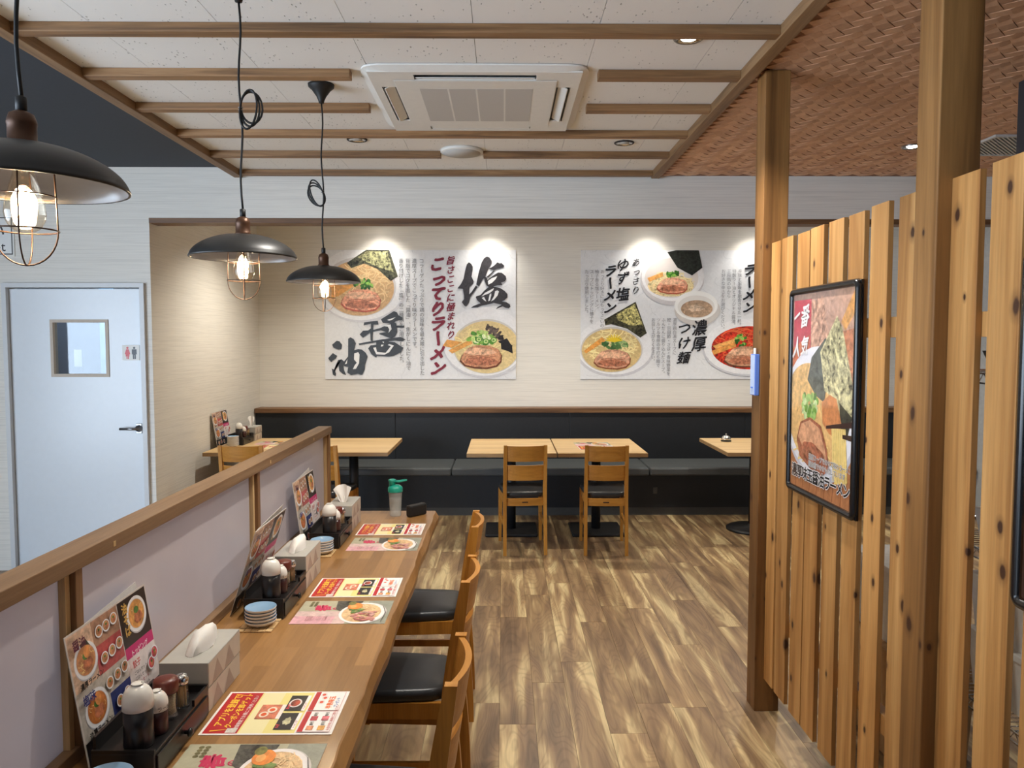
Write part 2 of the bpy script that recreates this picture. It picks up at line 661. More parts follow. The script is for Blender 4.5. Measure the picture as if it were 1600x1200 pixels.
def dup(root, loc, rz=None, label=None):
    r = root.copy()
    COL.objects.link(r)
    r.location = loc
    if rz is not None:
        r.rotation_euler = (0, 0, rz)
    if label:
        r['label'] = label
    for ch in list(root.children):
        c = ch.copy()
        COL.objects.link(c)
        c.parent = r
        for g in list(ch.children):
            d = g.copy()
            COL.objects.link(d)
            d.parent = c
    return r


def B(name, mat, x0, x1, y0, y1, z0, z1, b=0.0, parent=None):
    return MB().box(x0, x1, y0, y1, z0, z1, b).build(name, mat, parent)


# ------------------------------------------------------------------ printed sheets
GLY = {}


def glyph(ch, off=0.0):
    k = (ch, off)
    if k not in GLY:
        c = bpy.data.curves.new('g', 'FONT')
        c.body = ch
        c.resolution_u = 2
        c.offset = off
        o = bpy.data.objects.new('g', c)
        COL.objects.link(o)
        dg = bpy.context.evaluated_depsgraph_get()
        me = o.evaluated_get(dg).to_mesh()
        vs_ = [(v.co.x, v.co.y) for v in me.vertices]
        fs = [list(p.vertices) for p in me.polygons]
        adv = max([p[0] for p in vs_], default=0.3) + 0.06
        o.evaluated_get(dg).to_mesh_clear()
        bpy.data.objects.remove(o)
        bpy.data.curves.remove(c)
        GLY[k] = (vs_, fs, 1.0 if ord(ch) > 255 else adv)
    return GLY[k]


def clip_rect(pts, w_, h_):
    def cl(ps, ins, inter):
        out = []
        for i in range(len(ps)):
            a, b = ps[i - 1], ps[i]
            if ins(b):
                if not ins(a):
                    out.append(inter(a, b))
                out.append(b)
            elif ins(a):
                out.append(inter(a, b))
        return out
    def ix(x):
        return lambda a, b: (x, a[1] + (b[1] - a[1]) * (x - a[0]) / (b[0] - a[0]))
    def iy(y):
        return lambda a, b: (a[0] + (b[0] - a[0]) * (y - a[1]) / (b[1] - a[1]), y)
    for ins, it in ((lambda p: p[0] >= 0, ix(0)), (lambda p: p[0] <= w_, ix(w_)), (lambda p: p[1] >= 0, iy(0)), (lambda p: p[1] <= h_, iy(h_))):
        if not pts:
            return pts
        pts = cl(pts, ins, it)
    return pts


class Print:
    """flat ink on a sheet; design units with y down, (x0, y0) the top left corner"""
    def __init__(s, w_, h_, x0, y0, x1, y1, eps=0.00002):
        s.w, s.h, s.x0, s.y0 = w_, h_, x0, y0
        s.sx, s.sy = w_ / (x1 - x0), h_ / (y1 - y0)
        s.V, s.F, s.C = [], [], []
        s.z = 0.0001
        s.eps = eps

    def mp(s, x, y):
        return ((x - s.x0) * s.sx, s.h - (y - s.y0) * s.sy)

    def _add(s, pts, fs, col):
        o = len(s.V)
        s.V += [(x, y, s.z) for x, y in pts]
        for f in fs:
            s.F.append([i + o for i in f])
            s.C.append(col)

    def up(s):
        s.z += s.eps

    def poly(s, pts, col, tex=0.0, up=True):
        q = clip_rect([s.mp(x, y) for x, y in pts], s.w, s.h)
        if len(q) >= 3:
            s._add(q, [list(range(len(q)))], col[:3] + (tex,))
        s.up()

    def rect(s, x0, y0, x1, y1, col, tex=0.0, up=True):
        s.poly([(x0, y0), (x1, y0), (x1, y1), (x0, y1)], col, tex, up)

    def ell(s, cx, cy, rx, ry, col, tex=0.0, rot=0.0, n=36, wob=0.0, up=True):
        ca, sa = math.cos(rot), math.sin(rot)
        pts = []
        for i in range(n):
            a = 2 * PI * i / n
            k = 1 + wob * (math.sin(3 * a + 1) * 0.5 + math.sin(7 * a) * 0.5)
            x, y = rx * k * math.cos(a), ry * k * math.sin(a)
            pts.append((cx + x * ca - y * sa, cy + x * sa + y * ca))
        s.poly(pts, col, tex, up)

    def stroke(s, pts, wd, col, tex=0.0, up=False):
        n = len(pts)
        L, R = [], []
        for i, (x, y) in enumerate(pts):
            a, b = pts[max(i - 1, 0)], pts[min(i + 1, n - 1)]
            dx, dy = b[0] - a[0], b[1] - a[1]
            l = math.hypot(dx, dy) or 1
            hw = (wd[i] if isinstance(wd, (list, tuple)) else wd) / 2
            L.append((x - dy / l * hw, y + dx / l * hw))
            R.append((x + dy / l * hw, y - dx / l * hw))
        for i in range(n - 1):
            q = [s.mp(*p) for p in (L[i], L[i + 1], R[i + 1], R[i])]
            q = clip_rect(q, s.w, s.h)
            if len(q) >= 3:
                s._add(q, [list(range(len(q)))], col[:3] + (tex,))
        s.up()

    def char(s, ch, x, y, size, col, off=0.0, rot=0.0, shear=0.0, xs=1.0, jit=0.0):
        """glyph box centre at (x, y); off thickens the strokes"""
        if off > 0:
            o = off * size * 0.8
            n = 8 if off > 0.05 else 5
            for k in range(n):
                s.z += s.eps
                s.char(ch, x + o * math.cos(2 * PI * k / n + 0.6), y + o * math.sin(2 * PI * k / n + 0.6), size, col, 0.0, rot, shear, xs, jit)
            s.z -= s.eps * n
            return
        vs_, fs, adv = glyph(ch)
        ca, sa = math.cos(rot), math.sin(rot)
        q = []
        for gx, gy in vs_:
            px, py = (gx - 0.5 * (adv if adv < 1 else 1)) * xs, (gy - 0.38)
            if jit:
                px += jit * math.sin(9 * gy + 5 * gx)
                py += jit * math.sin(8 * gx + 2)
            px += shear * py
            py += shear * 0.5 * px
            px, py = px * ca - py * sa, px * sa + py * ca
            q.append(s.mp(x + px * size, y - py * size))
        s._add(q, fs, col[:3] + (0.0,))

    def vtext(s, txt, x, y, size, col, off=0.0, pitch=1.0, rot=0.0, shear=0.0, xs=1.0, jit=0.0):
        for ch in txt:
            if ch == ' ':
                y += size * pitch
                continue
            r = rot - PI / 2 if ch in 'ー「」（）' else rot
            dx = 0.0
            if ch in 'っょゅ':
                dx = 0.1
            if ch in '。、':
                s.char(ch, x + size * 0.6, y - size * 0.1, size, col, off)
            else:
                s.char(ch, x + dx * size, y + size * 0.5, size, col, off, r, shear, xs, jit)
            y += size * pitch
        s.z += s.eps * (10 if off > 0 else 2)

    def htext(s, txt, x, y, size, col, off=0.0, pitch=1.0, shear=0.0, xs=1.0, slope=0.0):
        """x left, y vertical centre"""
        for ch in txt:
            if ch == ' ':
                x += size * 0.4
                continue
            adv = glyph(ch)[2]
            s.char(ch, x + adv * size * xs * 0.5, y, size, col, off, 0, shear, xs)
            x += adv * size * pitch * xs
            y += slope * size
        s.z += s.eps * (10 if off > 0 else 2)

    def build(s, name, parent, mtx=None):
        me = bpy.data.meshes.new(name)
        me.from_pydata(s.V, [], s.F)
        ca = me.color_attributes.new('Col', 'FLOAT_COLOR', 'CORNER')
        buf = []
        for p, c in zip(me.polygons, s.C):
            buf += list(c) * p.loop_total
        ca.data.foreach_set('color', buf)
        me.materials.append(M['print'])
        me.update()
        o = link(name, me, parent)
        if mtx is not None:
            o.matrix_local = mtx
        return o


def noodles(P, cx, cy, rx, ry, col, n=30, wd=1.2, seed=1):
    r = random.Random(seed)
    for i in range(n):
        a = r.uniform(0, 2 * PI)
        d = math.sqrt(r.uniform(0, 0.85))
        x, y = cx + rx * d * math.cos(a), cy + ry * d * math.sin(a)
        t = r.uniform(0, 2 * PI)
        l = r.uniform(0.12, 0.3) * rx
        c = r.uniform(0.4, 1.4)
        pts = []
        for k in range(6):
            u = (k - 2.5) / 2.5
            px = x + l * u * math.cos(t) - c * l * (u * u - 0.5) * 0.5 * math.sin(t)
            py = y + (l * u * math.sin(t) + c * l * (u * u - 0.5) * 0.5 * math.cos(t)) * ry / rx
            if ((px - cx) / rx) ** 2 + ((py - cy) / ry) ** 2 < 1:
                pts.append((px, py))
        if len(pts) > 1:
            k = r.uniform(0.85, 1.15)
            P.stroke(pts, wd, tuple(min(1, q * k) for q in col[:3]) + (1,))
        if i % 6 == 5:
            P.up()
    P.up()


def pork(P, cx, cy, rx, ry, rot=0.0, lean=S(206, 146, 112), edge=S(128, 68, 40)):
    def blob(k, dy, col, tex):
        pts = []
        for x, y in [(-0.98, 0.35), (-0.9, -0.1), (-0.62, -0.72), (-0.2, -0.98), (0.35, -0.95), (0.8, -0.7), (0.98, -0.2), (0.95, 0.35), (0.75, 0.75), (0.3, 0.95), (-0.3, 0.92), (-0.75, 0.75)]:
            x, y = x * rx * k, y * ry * k + dy
            pts.append((cx + x * math.cos(rot) - y * math.sin(rot), cy + x * math.sin(rot) + y * math.cos(rot)))
        P.poly(pts, col, tex)
    blob(1.0, ry * 0.06, edge, 0.3)
    blob(0.95, -ry * 0.03, lean, 0.35)
    P.ell(cx - rx * 0.05, cy - ry * 0.42, rx * 0.72, ry * 0.3, S(232, 184, 150), 0.3, rot, wob=0.1)
    P.ell(cx, cy + ry * 0.38, rx * 0.78, ry * 0.34, S(182, 116, 88), 0.45, rot, wob=0.1)
    P.stroke([(cx - rx * 0.6, cy + ry * 0.02), (cx - rx * 0.1, cy - ry * 0.1), (cx + rx * 0.3, cy + ry * 0.06), (cx + rx * 0.7, cy - ry * 0.05)], ry * 0.07, S(168, 104, 78), 0.2, up=True)


def greens(P, cx, cy, rx, ry, seed=3, n=16, pal=None):
    r = random.Random(seed)
    pal = pal or [S(64, 120, 40), S(104, 160, 62), S(150, 194, 92), S(46, 92, 34)]
    for i in range(n):
        a, d = r.uniform(0, 2 * PI), math.sqrt(r.random())
        P.ell(cx + rx * d * math.cos(a), cy + ry * d * math.sin(a), rx * 0.24, ry * 0.3, r.choice(pal), 0.3, r.uniform(0, 3), 9, up=(i % 4 == 3))
    P.up()


def ramen(P, cx, cy, R, q=0.8, broth=S(206, 164, 104), nood=S(236, 206, 140), seed=1, rim=S(236, 236, 240), soup=0.8, off=(0, 0), small=False, nori=False, egg=False):
    P.ell(cx, cy + R * 0.06, R * 1.01, R * q * 1.02, S(186, 186, 194), 0.05)
    P.ell(cx, cy, R, R * q, rim, 0.05)
    P.ell(cx + off[0] * R, cy + off[1] * R, R * (soup + 0.035), R * q * (soup + 0.035), S(206, 202, 204), 0.0)
    if nori:
        P.poly([(cx - R * 0.3, cy - R * q * 0.95), (cx + R * 0.25, cy - R * q * 1.1), (cx + R * 0.6, cy - R * q * 0.5), (cx + R * 0.1, cy - R * q * 0.2)], S(52, 58, 44), 0.8)
    P.ell(cx + off[0] * R, cy + off[1] * R, R * soup, R * q * soup, broth, 0.3)
    bx, by = cx + off[0] * R, cy + off[1] * R
    noodles(P, bx, by, R * soup * 0.95, R * q * soup * 0.95, nood, 10 if small else 46, R * 0.03, seed)
    if small:
        P.ell(bx + R * 0.1, by + R * 0.18, R * 0.42, R * q * 0.36, S(190, 116, 82), 0.5, wob=0.1)
        P.ell(bx, by - R * 0.2, R * 0.25, R * q * 0.2, S(86, 124, 58), 0.5)
    if egg:
        P.ell(bx + R * 0.15, by - R * 0.35, R * 0.26, R * q * 0.34, S(226, 150, 86), 0.2)


# ------------------------------------------------------------------ the room shell
Z_CEIL = 2.735
Z_RIGHT = 2.715   # woven ceiling
YF = 5.30     # plane of the front wall and header
YB = 7.60     # alcove back wall
XA = -2.405   # alcove left wall


def proj(x, y, z):
    d = Vector((x, y, z - CAM_H))
    fw = Vector((math.sin(YAW) * math.cos(PITCH), math.cos(YAW) * math.cos(PITCH), -math.sin(PITCH)))
    rt = Vector((math.cos(YAW), -math.sin(YAW), 0))
    upv = rt.cross(fw)
    wz = d.dot(fw)
    if wz < 0.05:
        return (-9999, -9999)
    return (800 + F_PX * d.dot(rt) / wz, 600 - F_PX * d.dot(upv) / wz)


# floor with planks
floor = struct(B('floor', 'subfloor', -4.7, 4.3, -2.6, YB + 0.1, -0.06, -0.004))
PW, PL = 0.151, 1.24
plank_m = MB().box(0.0006, PW - 0.0006, 0.0008, PL - 0.0008, -0.004, 0.0, 0).mesh('plank')
plank_m.materials.append(M['floor'])
ends = {0: 3.51, 1: 3.74, 2: 4.28, 3: 3.30, 4: 4.50, 5: 3.95, -1: 3.12, -2: 4.55, -3: 3.85, 6: 3.4, 7: 4.2}
pl_far = MB()
rr = random.Random(5)
for k in range(-32, 28):
    x = 0.132 + PW * k
    if x > 4.2 or x < -4.7:
        continue
    y = ends.get(k, 3.0 + rr.uniform(0, PL)) - PL * 6
    while y < YB:
        if y + PL > -2.5 and y > -2.6:
            c = [proj(px, py, 0) for px in (x, x + PW) for py in (max(y, 0.5), y + PL)]
            vis = any(-50 < u < 1650 and v < 1260 for u, v in c) and max(u for u, v in c) > -200
            L = min(PL, YB - y)
            if vis and -1.1 < x < 2.6 and L > 0.02:
                if L == PL:
                    o = link('plank', plank_m, floor)
                else:
                    o = MB().box(0.0006, PW - 0.0006, 0.0008, L, -0.004, 0).build('plank', 'floor', floor)
                o.location = (x, y, 0)
            elif L > 0.02:
                pl_far.box(x + 0.0006, x + PW - 0.0006, y, y + L - 0.0008, -0.004, 0)
        y += PL
o = pl_far.build('distant_planks', 'floor', floor)
o['kind'] = 'stuff'

# white boarded ceiling
ceil = struct(B('ceiling', 'ceil_base', -1.79, 1.03, -2.6, YF, Z_CEIL + 0.008, Z_CEIL + 0.06))
BX = 0.457
bm_ = MB().box(0.001, BX - 0.001, 0.001, 0.4665, 0, 0.008).mesh('ceiling_board')
bm_.materials.append(M['board'])
for i in range(-4, 3):
    for j in range(-15, 7):
        x, y = -0.11 + BX * i, 2.855 + 0.4675 * j - 0.4675
        x1, y1 = min(x + BX, 1.03), min(y + 0.4675, YF)
        if y < -2.6 or x < -2 or y1 - y < 0.02:
            continue
        x0 = max(x, -1.79)
        if x0 == x and x1 == x + BX and y1 == y + 0.4675:
            o = link('ceiling_board', bm_, ceil)
            o.location = (x, y, Z_CEIL)
        else:
            o = MB().box(x0 - x + 0.001, x1 - x - 0.001, 0.001, y1 - y - 0.001, 0, 0.008).build('ceiling_board', 'board', ceil)
            o.location = (x, y, Z_CEIL)
struct(B('ceiling_left', 'navy', -4.8, -1.80, -2.6, YF, 2.765, 2.83))

# ceiling battens
tn = 1
def batten(x0, x1, yfar):
    global tn
    struct(MB().box(x0, x1, yfar - 0.055, yfar, 2.700, Z_CEIL - 0.0005, 0.002).build('trim_%d' % tn, 'batten'))
    tn += 1
for k in range(-10, 6):
    yf = 2.885 + 0.4675 * k
    if k in (1, 2):
        batten(-1.76, -0.645, yf)
        batten(0.40, 1.0, yf)
    elif k == 4:
        batten(-1.76, -0.378, yf)
        batten(-0.122, 1.0, yf)
    elif k == 5:
        batten(-1.76, 1.0, YF - 0.03)
    else:
        batten(-1.76, 1.0, yf)
struct(MB().box(-1.815, -1.76, -2.6, YF - 0.02, 2.692, 2.80, 0.002).build('trim_%d' % tn, 'batten_y')); tn += 1
struct(MB().box(1.0, 1.055, -2.6, YF - 0.02, 2.692, 2.80, 0.002).build('trim_%d' % tn, 'batten_y')); tn += 1

# woven ceiling on the right
wc = struct(B('ceiling_right', 'weave_back', 1.03, 4.3, -2.6, YF, Z_RIGHT, Z_CEIL + 0.06))
a = 0.052
def float_mesh(mb, cx, cy, ang, mtxonly=False):
    hl, hw = a - 0.0012, a / 2 - 0.0012
    zt = [-0.0015, -0.0055]
    vs_ = [(-hl, -hw, 0), (hl, -hw, 0), (hl, hw, 0), (-hl, hw, 0),
           (-hl, -hw, -0.001), (-hl * 0.3, -hw, -0.0055), (hl, -hw, -0.003), (hl, hw, -0.003), (-hl * 0.3, hw, -0.0055), (-hl, hw, -0.001)]
    fs = [(0, 3, 2, 1), (4, 5, 8, 9), (5, 6, 7, 8), (0, 1, 6, 5, 4), (2, 3, 9, 8, 7), (1, 2, 7, 6), (3, 0, 4, 9)]
    mb.add(vs_, fs, False, Matrix.Translation((cx, cy, Z_RIGHT)) @ Matrix.Rotation(ang, 4, 'Z'))
floats = []
c45 = math.cos(PI / 4)
for i in range(0, 130):
    for j in range(-40, 90):
        t = (i - j) % 4
        if t == 0:
            u, v, ang = (i + 1) * a, (j + 0.5) * a, 0.0
        elif t == 2:
            u, v, ang = (i + 0.5) * a, j * a, PI / 2
        else:
            continue
        x, y = 1.03 + (u - v) * c45, 0.0 + (u + v) * c45
        if 1.06 < x < 3.9 and 1.9 < y < 5.27:
            floats.append((x, y, ang + PI / 4))
inview = sorted([f for f in floats if 0 < proj(f[0], f[1], Z_CEIL)[0] < 1600 and 0 < proj(f[0], f[1], Z_CEIL)[1] < 1200 and not (1440 < proj(f[0], f[1], Z_CEIL)[0] < 1532)], key=lambda f: f[1])
near = set(inview[:300])
fm = MB()
float_mesh(fm, 0, 0, 0)
fm = fm.mesh('weave_strip')
for v in fm.vertices:
    v.co.z -= Z_RIGHT
fm.materials.append(M['weave'])
rest = MB()
for f in floats:
    if f in near:
        o = link('weave_strip', fm, wc)
        o.location = (f[0], f[1], Z_RIGHT)
        o.rotation_euler = (0, 0, f[2])
    else:
        float_mesh(rest, *f)
o = rest.build('woven_strips', 'weave', wc)
o['kind'] = 'stuff'

# walls
wb = struct(MB().box(-4.8, -3.405, YF, YF + 0.1, 0, 2.83).box(-3.405, -2.445, YF, YF + 0.1, 1.985, 2.83).box(-2.445, XA, YF, YF + 0.1, 0, 2.83).build('wall_front', 'wall'))
struct(B('wall_header', 'wall', XA, 4.3, YF, YF + 0.12, 2.425, 2.83))
struct(B('trim_%d' % tn, 'moulding', XA, 4.3, YF - 0.006, YF + 0.126, 2.39, 2.425, 0.002)); tn += 1
struct(B('wall_alcove_left', 'wall', XA - 0.1, XA, YF + 0.1, YB, 0, 2.83))
struct(B('wall_back', 'wall', XA - 0.1, 4.3, YB, YB + 0.1, 0, 2.83))
struct(B('ceiling_alcove', 'plastic_w', XA - 0.1, 4.3, YF + 0.12, YB, 2.75, 2.83))
struct(B('wall_right', 'grey_wall', 4.3, 4.4, -2.6, YB + 0.1, 0, 2.83))
# left wall and front wall of the shop with their window openings
struct(MB().box(-4.8, -4.7, -2.6, -2.1, 0, 2.83).box(-4.8, -4.7, 2.3, YF, 0, 2.83).box(-4.8, -4.7, -2.1, 2.3, 0, 0.3).box(-4.8, -4.7, -2.1, 2.3, 2.4, 2.83).build('wall_left', 'wall'))
struct(MB().box(-4.8, -4.6, -2.7, -2.6, 0, 2.83).box(-3.6, 4.4, -2.7, -2.6, 0, 2.83).box(-4.6, -3.6, -2.7, -2.6, 0, 0.3).box(-4.6, -3.6, -2.7, -2.6, 2.4, 2.83).build('wall_street', 'navy'))  # unseen wall, coloured dark to cut bounce light onto the slats
struct(B('wall_kitchen', 'glassy_dark', 2.22, 2.32, 0.4, 3.36, 1.95, Z_RIGHT - 0.008))

# ------------------------------------------------------------------ bench along the back wall
bench = thing('bench', 'long charcoal vinyl bench with dark panelled back along the rear wall', 'bench', (0, 0, 0))
B('base', 'bench_dark', XA + 0.005, 4.28, 6.93, 7.43, 0.075, 0.375, 0, bench)
B('skirting', 'grey_skirt', XA + 0.005, 4.28, 6.945, 7.43, 0.0, 0.075, 0, bench)
xs_ = [XA + 0.005, -0.47, 1.315, 3.1, 4.28]
for x0, x1 in zip(xs_, xs_[1:]):
    MB().box(x0 + 0.002, x1 - 0.002, 6.86, 7.43, 0.376, 0.447, 0.016).build('seat_cushion', 'bench_vinyl', bench)
xs_ = [XA + 0.005, -1.05, 0.64, 2.35, 4.28]
for x0, x1 in zip(xs_, xs_[1:]):
    MB().box(x0 + 0.001, x1 - 0.001, 7.43, YB - 0.01, 0.0, 0.895, 0.003).build('back_panel', 'bench_dark', bench)
MB().box(XA + 0.005, 4.28, 7.40, YB - 0.005, 0.896, 0.94, 0.003).build('cap_rail', 'moulding', bench)
mb = MB().box(1.36, 1.40, 6.924, 6.93, 0.2, 0.26, 0.002)
mb.build('vent_tab', 'grey_skirt', bench)

# ------------------------------------------------------------------ door with window
door = link('door_1', None)
struct(door)
fr = MB().box(-3.405, -3.375, YF - 0.025, YF + 0.1, 0, 1.9548).box(-2.475, -2.445, YF - 0.025, YF + 0.1, 0, 1.9548).box(-3.405, -2.445, YF - 0.025, YF + 0.1, 1.955, 1.9849)
fr.build('door_frame', 'frame_w', door)
X0, X1, Z0, Z1 = -3.098, -2.71, 1.35, 1.735
leaf = MB().box(-3.372, X0, YF + 0.01, YF + 0.05, 0.01, 1.945).box(X1, -2.478, YF + 0.01, YF + 0.05, 0.01, 1.945).box(X0, X1, YF + 0.01, YF + 0.05, 0.01, Z0).box(X0, X1, YF + 0.01, YF + 0.05, Z1, 1.945).build('door_leaf', 'door', door)
wf = MB()
for bx in ((X0 - 0.004, X0 + 0.016, Z0 + 0.0162, Z1 - 0.0162), (X1 - 0.016, X1 + 0.004, Z0 + 0.0162, Z1 - 0.0162), (X0 - 0.004, X1 + 0.004, Z0 - 0.004, Z0 + 0.016), (X0 - 0.004, X1 + 0.004, Z1 - 0.016, Z1 + 0.004)):
    wf.box(bx[0], bx[1], YF + 0.003, YF + 0.057, bx[2], bx[3])
wf.build('window_frame', 'tissue_side', door)
B('window_pane', 'door_glass', X0 + 0.012, X1 - 0.012, YF + 0.028, YF + 0.032, Z0 + 0.012, Z1 - 0.012, 0, door)
hd = MB().lathe([(0.024, 0), (0.024, 0.012), (0.011, 0.014), (0.011, 0.045)], 20, mtx=Matrix.Translation((-2.515, YF + 0.012, 0.99)) @ Matrix.Rotation(PI / 2, 4, 'X'))
hd.tube([(-2.515, YF - 0.03, 0.99), (-2.55, YF - 0.034, 0.99), (-2.63, YF - 0.03, 0.99)], 0.009, 10)
hd.box(-2.535, -2.495, YF + 0.004, YF + 0.011, 0.955, 1.025, 0.002)
hd.build('door_handle', 'steel', door)
# toilet pictogram on the door
sg = thing('restroom_pictogram', 'small white door sign with a red and a black figure', 'sign', (-2.615, YF + 0.009, 1.46))
B('plate', 'plastic_w', 0, 0.118, -0.003, 0.0, 0, 0.105, 0.0012, sg)
P = Print(0.118, 0.105, 0, 0, 118, 105)
for cx, c, sk in ((36, S(206, 62, 70), 1), (82, S(44, 46, 52), 0)):
    P.ell(cx, 20, 8, 8, c, 0, 0, 16)
    if sk:
        P.poly([(cx - 9, 30), (cx + 9, 30), (cx + 19, 62), (cx + 12, 66), (cx + 14, 78), (cx - 14, 78), (cx - 12, 66), (cx - 19, 62)], c)
        P.rect(cx - 8, 78, cx - 1, 97, c, up=False); P.rect(cx + 1, 78, cx + 8, 97, c)
    else:
        P.poly([(cx - 16, 30), (cx + 16, 30), (cx + 17, 64), (cx + 11, 64), (cx + 10, 97), (cx + 1, 97), (cx + 1, 70), (cx - 1, 70), (cx - 1, 97), (cx - 10, 97), (cx - 11, 64), (cx - 17, 64)], c)
P.build('print', sg, Matrix.Translation((0, -0.003, 0)) @ Matrix.Rotation(PI / 2, 4, 'X'))
# toilet sign above the door
sg = thing('toilet_sign', 'white toilet sign with a thin black border above the door', 'sign', (-3.93, YF, 2.165))
B('plate', 'plastic_w', 0, 0.615, -0.006, 0.0, 0, 0.275, 0.0015, sg)
P = Print(0.615, 0.275, 0, 0, 615, 275)
for r_, c in ((12, S(40, 40, 44)), (19, S(232, 232, 230))):
    P.rect(r_, r_, 615 - r_, 275 - r_, c)
P.htext('お手洗い', 70, 100, 122, S(36, 36, 40), 0.01)
P.htext('Toilet', 330, 205, 90, S(36, 36, 40), 0.008)
P.build('print', sg, Matrix.Translation((0, -0.006, 0)) @ Matrix.Rotation(PI / 2, 4, 'X'))
# vestibule seen through the door window
struct(B('wall_vestibule_back', 'tile_grey', -3.9, -2.51, 6.35, 6.4, 0, 2.4))
struct(B('wall_vestibule_left', 'tile_grey', -3.95, -3.9, YF + 0.1, 6.4, 0, 2.4))
struct(B('ceiling_vestibule', 'plastic_w', -3.95, -2.51, YF + 0.1, 6.4, 2.4, 2.44))
struct(B('trim_%d' % tn, 'bench_dark', -2.94, -2.86, 6.28, 6.35, 0, 2.4)); tn += 1
o = tag(B('blue_board', 'blue_strip', -3.30, -3.18, 6.335, 6.35, 0.9, 2.1), 'pale blue board seen through the door window', 'board')  # flat pale blue panel on the vestibule wall
o = tag(B('restroom_plate', 'plastic_w', -3.52, -3.46, 6.342, 6.35, 1.38, 1.52), 'small white plate on the wall seen through the door window', 'sign')
lamp_light('vestibule_fill_light', 'POINT', (-3.1, 5.8, 2.3), 6, (0.85, 0.93, 1.0), 0.08)  # added unseen fill, no fixture; makes the vestibule readable through the pane

# ------------------------------------------------------------------ wall posters
INK = S(44, 44, 48)
WINE = S(128, 26, 50)
MARB = S(228, 229, 232)


def veins(P, x0, y0, x1, y1, n, seed):
    r = random.Random(seed)
    for i in range(n):
        x, y = r.uniform(x0, x1), r.uniform(y0, y1)
        t = r.uniform(0, 2 * PI)
        pts = [(x, y)]
        for k in range(6):
            t += r.uniform(-0.8, 0.8)
            x += 4.5 * math.cos(t)
            y += 4.5 * math.sin(t)
            pts.append((x, y))
        P.stroke(pts, [0.5, 0.4, 0.35, 0.3, 0.3, 0.2, 0.1], S(196, 198, 203))
    P.up()


def zz(pts, ox, oy, s):
    return [(ox + x / s, oy + y / s) for x, y in pts]


def wall_poster(name, label, x0, w_, z0, h_, px):
    t = thing(name, label, 'poster', (x0, YB, z0))
    B('panel', 'plastic_w', 0, w_, -0.012, -0.0005, 0, h_, 0.001, t)
    P = Print(w_, h_, *px)
    P.rect(px[0], px[1], px[2], px[3], MARB, 0.03)
    veins(P, px[0], px[1], px[2], px[3], 46, len(name) + int(px[0]))
    return t, P


MT = Matrix.Translation((0, -0.012, 0)) @ Matrix.Rotation(PI / 2, 4, 'X')
t1, P = wall_poster('ramen_poster', 'wall poster of two ramen bowls with large black brush lettering and red column', -1.757, 1.878, 1.214, 1.262, (507, 391, 806, 592))
# upper left bowl with nori
P.ell(566, 448, 71, 56, S(212, 212, 218), 0.05)
P.ell(564, 444, 70, 56, S(238, 238, 241), 0.04)
P.ell(562, 448, 57, 46, S(210, 206, 206), 0.0)
P.ell(562, 450, 54, 43, S(212, 172, 124), 0.15)
noodles(P, 564, 444, 50, 38, S(234, 204, 152), 90, 1.5, 4)
P.poly([(543, 411), (573, 391), (609, 391), (622, 432), (611, 439), (590, 420), (570, 412), (550, 419)], S(74, 74, 56), 0.9)
P.poly([(560, 402), (575, 393), (606, 393), (615, 425), (598, 420), (572, 409)], S(150, 148, 108), 0.9)
P.poly([(517, 447), (550, 437), (558, 444), (530, 462), (519, 466)], S(226, 162, 84), 0.2)
greens(P, 568, 444, 15, 7, 3, 26)
pork(P, 564, 469, 32, 18, 0.05, S(232, 164, 132), S(190, 92, 70))
# lower right bowl
P.ell(757, 537, 66, 54, S(206, 206, 212), 0.05)
P.ell(756, 533, 65, 54, S(236, 236, 239), 0.04)
P.ell(760, 541, 53, 43, S(208, 204, 200), 0.0)
P.ell(760, 542, 51, 41, S(226, 202, 148), 0.12)
noodles(P, 748, 540, 46, 36, S(240, 220, 156), 80, 1.5, 9)
P.poly([(691, 540), (698, 530), (722, 534), (706, 543)], S(224, 160, 84), 0.2)
P.poly([(700, 547), (734, 530), (738, 536), (706, 552)], S(230, 166, 88), 0.2)
r_ = random.Random(8)
for k in range(26):
    u = r_.random()
    P.ell(764 + 34 * u + r_.uniform(-5, 5), 512 + 34 * u + r_.uniform(-5, 5), 5, 2.2, S(44, 38, 40) if u > 0.45 else S(96, 82, 76), 0.6, r_.uniform(0, 3), 9, up=(k % 5 == 4))
P.poly([(782, 532), (792, 528), (800, 541), (801, 552), (793, 548), (783, 545)], S(30, 28, 32), 0.4)
greens(P, 753, 527, 21, 10, 5, 34, [S(90, 150, 56), S(140, 186, 84), S(190, 214, 128), S(222, 232, 186), S(70, 124, 46)])
for gx, gy in ((759, 533), (748, 530), (771, 531)):
    P.ell(gx, gy, 5, 4.6, S(86, 146, 54), 0.2, 0, 16); P.ell(gx, gy, 3.6, 3.2, S(206, 224, 150), 0.2, 0, 16); P.ell(gx, gy, 1.7, 1.5, S(110, 166, 72), 0.2, 0, 12)
pork(P, 751, 557, 34, 19, 0.02, S(206, 148, 112), S(112, 58, 36))
# small vertical text
T1 = ['コラーゲンたっぷりで鶏の旨味を最大限に引き出した', '濃厚スープでこってり味のラーメンです。', '背脂でコクを出した「醤油」、焦がしにんにく油で', '香り付けした「塩」の二種類をご用意しました。']
for s_, x_ in zip(T1, (659, 647.5, 637.5, 627)):
    P.vtext(s_, x_, 404, 7.7, S(112, 112, 116), 0.0, 0.985)
# wine red columns
P.vtext('こってりラーメン', 684, 400, 24.5, WINE, 0.06, 0.945, -0.1, 0.25, 0.98, 0.03)
P.vtext('旨さここに極まれり', 704.5, 400, 14.0, WINE, 0.035, 1.03, -0.08, 0.22, 0.95, 0.03)
